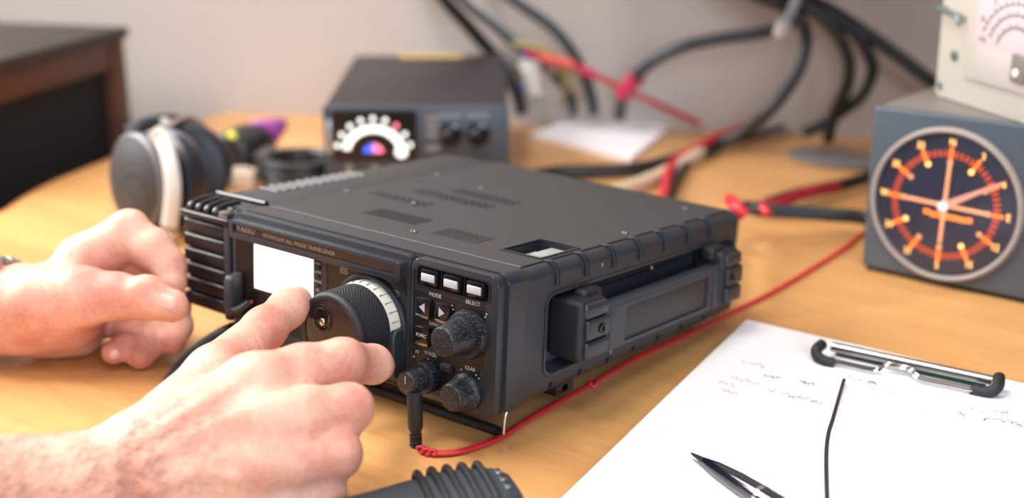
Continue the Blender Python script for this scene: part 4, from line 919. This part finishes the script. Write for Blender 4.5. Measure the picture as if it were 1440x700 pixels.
# ------------------------------------------------------------------ the operator's arms (one smooth distance field per arm)
def J(px, py, dep): return np.array(P(px, py, dep))
class Field:
    def __init__(s): s.groups = []
    def group(s, k_in, k_out): s.groups.append((k_in, k_out, [])); return s.groups[-1][2]
def cone(a, b, ra, rb): return ('c', np.asarray(a, float), np.asarray(b, float), ra, rb)
def seg_eval(pr, X):
    _, a, b, ra, rb = pr
    ba = b - a; t = np.clip(((X - a) @ ba) / (ba @ ba + 1e-12), 0, 1)
    return np.sqrt((((X - a) - t[..., None] * ba) ** 2).sum(-1)) - (ra + (rb - ra) * t)
def smin(a, b, k):
    h = np.maximum(k - np.abs(a - b), 0) / k
    return np.minimum(a, b) - h * h * k * 0.25
def smax(a, b, k): return -smin(-a, -b, k)
def field_eval(groups, X):
    tot = None
    for k_in, k_out, prims in groups:
        g = None
        for pr in prims:
            d = seg_eval(pr, X); g = d if g is None else smin(g, d, k_in)
        if k_out < 0: tot = smax(tot, -g, -k_out)
        else: tot = g if tot is None else smin(tot, g, k_out)
    return tot
def grid_field(groups, lo, hi, h):
    n = np.ceil((hi - lo) / h).astype(int) + 1
    ax = [lo[i] + h * np.arange(n[i]) for i in range(3)]
    BIG = 0.03
    tot = np.full(n, BIG, np.float32); marg = 0.022
    for k_in, k_out, prims in groups:
        g = np.full(n, BIG, np.float32)
        for pr in prims:
            a, b, ra, rb = pr[1:]; m_ = max(ra, rb) + marg
            i0 = np.clip(np.floor((np.minimum(a, b) - m_ - lo) / h).astype(int), 0, n - 1)
            i1 = np.clip(np.ceil((np.maximum(a, b) + m_ - lo) / h).astype(int) + 1, 1, n)
            if (i1 <= i0).any(): continue
            X = np.stack(np.meshgrid(*[ax[i][i0[i]:i1[i]] for i in range(3)], indexing='ij'), -1)
            d = np.minimum(seg_eval(pr, X), BIG).astype(np.float32)
            sl = tuple(slice(i0[i], i1[i]) for i in range(3))
            g[sl] = smin(g[sl], d, k_in)
        tot = smax(tot, -g, -k_out) if k_out < 0 else smin(tot, g, k_out)
    return tot, n
def surface_nets(F, lo, h):
    s = F < 0
    c = np.zeros(tuple(d - 1 for d in F.shape), np.int8)
    for dx_ in (0, 1):
        for dy in (0, 1):
            for dz_ in (0, 1):
                c += s[dx_:s.shape[0] - 1 + dx_, dy:s.shape[1] - 1 + dy, dz_:s.shape[2] - 1 + dz_]
    cells = np.argwhere((c > 0) & (c < 8))
    idx = np.full(c.shape, -1, np.int32); idx[tuple(cells.T)] = np.arange(len(cells))
    acc = np.zeros((len(cells), 3)); cnt = np.zeros(len(cells))
    cor = [(a, b, d) for a in (0, 1) for b in (0, 1) for d in (0, 1)]
    for p in cor:
        for ax_ in range(3):
            if p[ax_]: continue
            q_ = list(p); q_[ax_] = 1
            v0 = F[tuple((cells + p).T)]; v1 = F[tuple((cells + q_).T)]
            cr_ = (v0 < 0) != (v1 < 0)
            t = np.where(cr_, v0 / np.where(cr_, v0 - v1, 1), 0)
            pt = np.repeat(np.array([p], float), len(cells), 0); pt[:, ax_] += t
            acc += pt * cr_[:, None]; cnt += cr_
    V = lo + (cells + acc / np.maximum(cnt, 1)[:, None]) * h
    faces = []
    for ax_ in range(3):
        o1, o2 = (ax_ + 1) % 3, (ax_ + 2) % 3
        sl0 = [slice(None)] * 3; sl1 = [slice(None)] * 3
        sl0[ax_] = slice(0, -1); sl1[ax_] = slice(1, None)
        e = np.argwhere(s[tuple(sl0)] != s[tuple(sl1)])
        e = e[(e[:, o1] > 0) & (e[:, o2] > 0) & (e[:, o1] < F.shape[o1] - 1) & (e[:, o2] < F.shape[o2] - 1)]
        qs = []
        for d1, d2 in ((1, 1), (0, 1), (0, 0), (1, 0)):
            q_ = e.copy(); q_[:, o1] -= d1; q_[:, o2] -= d2; qs.append(idx[tuple(q_.T)])
        f = np.stack(qs, 1); fl = s[tuple(e.T)]
        f[~fl] = f[~fl][:, ::-1]
        faces.append(f[(f >= 0).all(1)])
    return V, np.concatenate(faces)
def chain(g, js):
    for (a, ra), (b, rb) in zip(js, js[1:]): g.append(cone(a, b, ra, rb))

# ---- right hand: on the tuning dial, its back to the camera
RH = []
def G(k_in, k_out): RH.append((k_in, k_out, [])); return RH[-1][2]
wr_ = J(146, 700, .640); el = J(-560, 745, .60)
g = G(.012, .01)
g.append(cone(wr_, el, .0315, .041))
g.append(cone(J(120, 725, .655), J(-560, 775, .60), .028, .040))
mcp = {'i': J(352, 541, .662), 'm': J(352, 594, .648), 'r': J(345, 652, .643), 'p': J(330, 706, .646)}
g.append(cone(wr_, J(215, 690, .638), .029, .026))
g.append(cone(J(215, 640, .645), mcp['i'] + 0, .023, .0145))
g.append(cone(J(220, 660, .640), mcp['m'], .023, .0150))
g.append(cone(J(225, 700, .640), mcp['r'], .023, .0145))
g.append(cone(J(225, 735, .645), mcp['p'], .020, .0130))
g.append(cone(J(260, 600, .672), J(345, 570, .685), .016, .014))
# thumb
g = G(.006, .014)
chain(g, [(J(205, 632, .655), .019), (J(302, 527, .690), .0150), (J(372, 462, .735), .0117), (J(404, 434, .760), .0106), (J(417, 424, .772), .0093)])
g.append(cone(J(250, 610, .665), J(330, 540, .700), .014, .010))
# index
g = G(.004, .007)
chain(g, [(mcp['i'], .0150), (J(425, 519, .672), .0128), (J(484, 509, .684), .0119), (J(524, 512, .712), .0103), (J(533, 514, .735), .0090)])
g.append(cone(J(478, 498, .679), J(490, 499, .683), .0060, .0055))
g = G(.004, .006)
chain(g, [(mcp['m'], .0155), (J(425, 583, .650), .0142), (J(489, 575, .659), .0124), (J(490, 572, .692), .0100), (J(468, 560, .712), .0088)])
g = G(.004, .006)
chain(g, [(mcp['r'], .0150), (J(415, 646, .645), .0134), (J(474, 639, .651), .0119), (J(474, 634, .682), .0096), (J(450, 618, .700), .0084)])
g = G(.004, .006)
chain(g, [(mcp['p'], .0130), (J(400, 704, .648), .0118), (J(456, 697, .653), .0108), (J(455, 688, .678), .0084), (J(430, 676, .692), .0075)])
RH_base = list(RH)
def surf_depth(groups, px, py, d0=.55, d1=.85):
    d = d0
    for _ in range(60):
        v = field_eval(groups, np.array([J(px, py, d)]))[0]
        if v < 0.0002: return d
        d += max(v * .9, .0004)
        if d > d1: break
    return None
def relief(groups, pts, r, off, k):
    out = []
    for px, py in pts:
        d = surf_depth(groups, px, py)
        if d: out.append(J(px, py, d + off))
    return [cone(a, b, r, r) for a, b in zip(out, out[1:])]
def add(groups, base, pts, r, off, k):
    pr = relief(base, pts, r, off, k)
    if pr: groups.append((.002, k, pr))
for pts, r, off in (([(200, 650), (250, 625), (300, 600), (335, 585)], .0022, .0021), ([(210, 680), (270, 655), (320, 640)], .0020, .0019),
                    ([(205, 620), (250, 590), (290, 565), (325, 548)], .0022, .0021),
                    ([(215, 690), (245, 676), (268, 664), (300, 662), (330, 672)], .0016, .0012), ([(268, 664), (282, 640), (300, 618)], .0014, .0011)):
    add(RH, RH_base, pts, r, off, .005)
# knuckle pads on the finger joints
for px, py, r in ((375, 590, .0105), (365, 530, .0100), (368, 648, .0098), (478, 500, .0062), (492, 566, .0060), (476, 632, .0055)):
    d = surf_depth(RH_base, px, py)
    if d: RH.append((.002, .009, [cone(J(px, py, d + r * .78), J(px + 8, py, d + r * .78), r, r)]))
# creases (carved)
for pts in ([(472, 484), (474, 494), (473, 504)], [(487, 482), (489, 492), (488, 503)],
            [(480, 481), (481, 491), (481, 500)], [(368, 488), (362, 476), (352, 470)], [(376, 484), (370, 474)]):
    pr = relief(RH_base, pts, .00075, -.0002, .001)
    if pr: RH.append((.001, -.0018, pr))

# ---- left hand: resting on the desk, thumb over curled fingers
LH = []
def G(k_in, k_out): LH.append((k_in, k_out, [])); return LH[-1][2]
g = G(.012, .01)
g.append(cone(J(28, 430, .868), J(-420, 430, .880), .0265, .032))
g.append(cone(J(30, 442, .872), J(-420, 442, .885), .0235, .030))
g.append(cone(J(28, 436, .868), J(95, 440, .868), .0265, .0250))
g.append(cone(J(80, 420, .872), J(122, 372, .885), .0215, .0175))        # to index knuckle
g.append(cone(J(80, 440, .885), J(135, 395, .905), .0220, .0160))
g.append(cone(J(70, 462, .888), J(128, 452, .905), .0160, .0145))
g.append(cone(J(60, 468, .880), J(115, 474, .885), .0130, .0120))        # heel of the palm
g = G(.005, .008)      # index
chain(g, [(J(118, 368, .885), .0185), (J(174, 334, .885), .0150), (J(214, 349, .880), .0134), (J(237, 372, .877), .0112), (J(243, 396, .872), .0096)])
g = G(.006, .010)      # thumb
chain(g, [(J(58, 424, .850), .0225), (J(115, 418, .846), .0195), (J(165, 416, .842), .0142), (J(205, 421, .838), .0118), (J(242, 430, .836), .0106)])
g = G(.004, .005)      # middle
chain(g, [(J(135, 385, .905), .0175), (J(195, 372, .910), .0140), (J(228, 396, .912), .0120), (J(246, 430, .905), .0105), (J(250, 458, .882), .0098), (J(243, 480, .872), .0088)])
g = G(.004, .005)      # ring
chain(g, [(J(140, 425, .912), .0140), (J(190, 430, .915), .0110), (J(222, 456, .900), .0098), (J(212, 482, .874), .0098), (J(198, 502, .866), .0088)])
g = G(.004, .005)      # little
chain(g, [(J(130, 448, .905), .0120), (J(172, 456, .905), .0095), (J(188, 470, .892), .0085), (J(176, 486, .868), .0086), (J(160, 495, .862), .0080)])
LH_base = list(LH)
for px, py, r in ((182, 312, .0080), (205, 404, .0070)):
    d = surf_depth(LH_base, px, py, .78, 1.0)
    if d: LH.append((.002, .009, [cone(J(px, py, d + r * .8), J(px + 6, py, d + r * .8), r, r)]))

def shift_z(groups, zmin):   # report the lowest point
    return min(min(p[1][2] - p[3], p[2][2] - p[4]) for _, k, ps in groups for p in ps)
def mesh_arm(groups, h):
    lo = np.array([1e9] * 3); hi = -lo
    for _, k, ps in groups:
        for p in ps:
            r = max(p[3], p[4]) + .004
            lo = np.minimum(lo, np.minimum(p[1], p[2]) - r); hi = np.maximum(hi, np.maximum(p[1], p[2]) + r)
    Fd_, n_ = grid_field(groups, lo, hi, h)
    # flatten where flesh rests on the desk
    zs = lo[2] + h * np.arange(n_[2])
    Fd_ = smax(Fd_, (Z0 + 0.0004 - zs)[None, None, :].astype(np.float32), .002)
    return surface_nets(Fd_, lo, h)
SKIN_H = 0.0011
V1, F1 = mesh_arm(RH, SKIN_H); V2, F2 = mesh_arm(LH, SKIN_H)
V_ = np.concatenate([V1, V2]); Fq = np.concatenate([F1, F2 + len(V1)])
c0_ = np.array([float(wr_[0]), float(wr_[1]), Z0])
me = bpy.data.meshes.new('person')
me.from_pydata((V_ - c0_).tolist(), [], Fq.tolist()); me.update()
bm = bmesh.new(); bm.from_mesh(me)
for _ in range(3): bmesh.ops.smooth_vert(bm, verts=bm.verts, factor=0.5, use_axis_x=True, use_axis_y=True, use_axis_z=True)
bmesh.ops.recalc_face_normals(bm, faces=bm.faces)
bm.to_mesh(me); bm.free()
me.polygons.foreach_set('use_smooth', [True] * len(me.polygons))
def skinmat():
    mm = bpy.data.materials.new('skin'); mm.use_nodes = True; nt = mm.node_tree; b = nt.nodes['Principled BSDF']
    tc = nt.nodes.new('ShaderNodeTexCoord')
    def noise(sc, det, dist=0):
        n = nt.nodes.new('ShaderNodeTexNoise'); n.inputs['Scale'].default_value = sc; n.inputs['Detail'].default_value = det; n.inputs['Distortion'].default_value = dist
        nt.links.new(tc.outputs['Object'], n.inputs['Vector']); return n
    def ramp(n, p0, p1, c0, c1):
        r = nt.nodes.new('ShaderNodeValToRGB'); r.color_ramp.elements[0].position = p0; r.color_ramp.elements[1].position = p1
        r.color_ramp.elements[0].color = (*c0, 1); r.color_ramp.elements[1].color = (*c1, 1); nt.links.new(n.outputs['Fac'], r.inputs['Fac']); return r
    r1 = ramp(noise(26, 4), .36, .66, s2l((228, 182, 162)), s2l((200, 136, 120)))
    r2 = ramp(noise(420, 3), .45, .75, (1, 1, 1), s2l((244, 228, 222)))
    mx = nt.nodes.new('ShaderNodeMix'); mx.data_type = 'RGBA'; mx.blend_type = 'MULTIPLY'; mx.inputs[0].default_value = .8
    nt.links.new(r1.outputs['Color'], mx.inputs[6]); nt.links.new(r2.outputs['Color'], mx.inputs[7])
    nt.links.new(mx.outputs[2], b.inputs['Base Color'])
    b.inputs['Roughness'].default_value = .5; b.inputs['Specular IOR Level'].default_value = .35
    b.inputs['Subsurface Weight'].default_value = .35; b.inputs['Subsurface Radius'].default_value = (1, .32, .18); b.inputs['Subsurface Scale'].default_value = .004
    v = nt.nodes.new('ShaderNodeTexVoronoi'); v.inputs['Scale'].default_value = 650; nt.links.new(tc.outputs['Object'], v.inputs['Vector'])
    nb_ = noise(240, 5)
    ad = nt.nodes.new('ShaderNodeMath'); ad.operation = 'ADD'; nt.links.new(v.outputs['Distance'], ad.inputs[0]); nt.links.new(nb_.outputs['Fac'], ad.inputs[1])
    bp = nt.nodes.new('ShaderNodeBump'); bp.inputs['Strength'].default_value = .4; bp.inputs['Distance'].default_value = .0005
    nt.links.new(ad.outputs[0], bp.inputs['Height']); nt.links.new(bp.outputs['Normal'], b.inputs['Normal'])
    return mm
person = link('person', me, None, skinmat()); person.location = c0_
tag(person, 'person seated beyond the left edge, bare forearms reaching in, right hand turning the dial', 'person')
# ---- nails
def nail(groups, px, py, ax_px, len_, wid, d0, d1, label):
    d = surf_depth(groups, px, py, d0, d1); c_ = J(px, py, d)
    e = 1e-4
    def grad(p):
        q_ = np.array([p + np.eye(3)[i] * e for i in range(3)] + [p - np.eye(3)[i] * e for i in range(3)])
        v = field_eval(groups, q_); gg = (v[:3] - v[3:]); return gg / np.linalg.norm(gg)
    n_ = grad(c_); a_ = J(*ax_px, d) - c_; a_ -= n_ * (a_ @ n_); a_ /= np.linalg.norm(a_); b_ = np.cross(n_, a_)
    bm = bmesh.new(); N = 14; rows = []
    pts = [(0, 0)]
    c1 = []
    for ring_ in range(0, 5):
        row = []
        for i in range(28):
            t = 2 * PI * i / 28; rr = ring_ / 4
            x = math.copysign(abs(math.cos(t)) ** .7, math.cos(t)) * len_ / 2 * rr; y = math.copysign(abs(math.sin(t)) ** .7, math.sin(t)) * wid / 2 * rr
            p = c_ + a_ * x + b_ * y
            for _ in range(5):
                v = field_eval(groups, np.array([p]))[0]; p = p - grad(p) * v
            p = p + grad(p) * (0.0006 if ring_ < 4 else -0.0003)
            row.append(bm.verts.new(p - c0_))
            if ring_ == 0: break
        rows.append(row)
    for i in range(28): bm.faces.new((rows[0][0], rows[1][i], rows[1][(i + 1) % 28]))
    for r0_, r1_ in zip(rows[1:], rows[2:]):
        for i in range(28): bm.faces.new((r0_[i], r1_[i], r1_[(i + 1) % 28], r0_[(i + 1) % 28]))
    return obj('fingernail', bm, M['nail'], person, label, ang=80)
M['nail'] = mat('fingernail', (222, 176, 160), 0.36, var=.08, vscale=60, sss=.2)
nail(LH, 236, 424, (262, 428), .0135, .0125, .78, 1.0, 'broad pale thumbnail')
nail(LH, 161, 498, (168, 510), .008, .008, .78, 1.0, None)
# ---- fine arm hair
rd = random.Random(3); hb2 = bmesh.new()
wr0, el0 = np.array(wr_), np.array(el)
axis = (el0 - wr0) / np.linalg.norm(el0 - wr0)
def hairs(n, pxr, pyr, ln):
    cnt_ = 0
    for _ in range(n):
        px, py = rd.uniform(*pxr), rd.uniform(*pyr)
        d = surf_depth(RH_base, px, py)
        if not d: continue
        p = J(px, py, d)
        e = 2e-4; q_ = np.array([p + np.eye(3)[i] * e for i in range(3)] + [p - np.eye(3)[i] * e for i in range(3)])
        v = field_eval(RH_base, q_); n_ = (v[:3] - v[3:]); n_ /= np.linalg.norm(n_)
        t = -axis * rd.uniform(.4, 1.0) + np.cross(n_, axis) * rd.uniform(-.9, .3); t /= np.linalg.norm(t)
        L_ = ln * rd.uniform(.5, 1.2); w = np.cross(n_, t) * .00006
        p1 = p + t * L_ * .5 + n_ * L_ * .22; p2 = p + t * L_ + n_ * L_ * .20
        k_ = n_ * .00006
        vs = [[hb2.verts.new(Vector(c_ + o_ - c0_)) for o_ in (w * s_, -w * s_, k_ * s_)] for c_, s_ in ((p, 1), (p1, .8), (p2, .3))]
        for a_, b_ in zip(vs, vs[1:]):
            for i in range(3): hb2.faces.new((a_[i], a_[(i + 1) % 3], b_[(i + 1) % 3], b_[i]))
hairs(2000, (-200, 225), (590, 740), .008)
hairs(500, (160, 300), (560, 700), .006)
hair = obj('arm_hair', hb2, mat('brown arm hair', (128, 84, 58), .5), person, 'fine light brown arm hair'); hair['kind'] = 'stuff'
# ---- bracelet on the left wrist
wl = J(-10, 434, .870); wax = (J(28, 440, .870) - J(-60, 438, .878)); wax /= np.linalg.norm(wax); wax = wax - np.array([0, 0, .42]) + .42 * np.array([.59, -.75, .3]); wax /= np.linalg.norm(wax)
bm_ = MZ(Vector(wl - c0_), Vector(wax))
wb = []
for k in range(26):
    a_ = 2 * PI * k / 26
    wb.append(box(-0.0038, 0.0038, -0.0014, 0.0014, -0.0045, 0.0045, 0.0010, 2, bm_ @ RZ(math.degrees(a_)) @ TR(0, 0.0345, 0)))
obj('wrist_bracelet', wb, M['steel'], person, 'metal link bracelet on the left wrist')
# ------------------------------------------------------------------ light
world = bpy.data.worlds.new('world'); SC.world = world; world.use_nodes = True
bg = world.node_tree.nodes['Background']; bg.inputs['Color'].default_value = (0.85, 0.93, 1.0, 1); bg.inputs['Strength'].default_value = 0.0
def area(name, loc, at, size, sizey, power, color):
    l = bpy.data.lights.new(name, 'AREA'); l.shape = 'RECTANGLE'; l.size = size; l.size_y = sizey; l.energy = power; l.color = color
    o = bpy.data.objects.new(name, l); COL.objects.link(o)
    o.location = loc; d = Vector(at) - Vector(loc); o.rotation_euler = d.to_track_quat('-Z', 'Y').to_euler(); return o
SC.view_settings.exposure = 0.0
def spread(o, a): o.data.spread = math.radians(a); return o
area('ceiling_lamp', (-0.3, -0.3, 2.4), (-0.2, -0.05, Z0), 0.6, 0.4, 20, (1.0, 0.94, 0.87))
area('ceiling_lamp', (0.6, -0.5, 2.4), (0.1, 0.1, Z0), 0.7, 0.4, 11, (1.0, 0.95, 0.9))
spread(area('window_light', (-1.30, -0.30, 1.60), (-0.40, -0.08, Z0), 0.9, 0.9, 24, (1.0, 0.98, 0.96)), 120)
spread(area('window_light', (1.5, -1.1, 1.5), (0.1, 0.1, Z0), 1.0, 1.0, 18, (0.76, 0.87, 1.0)), 130)
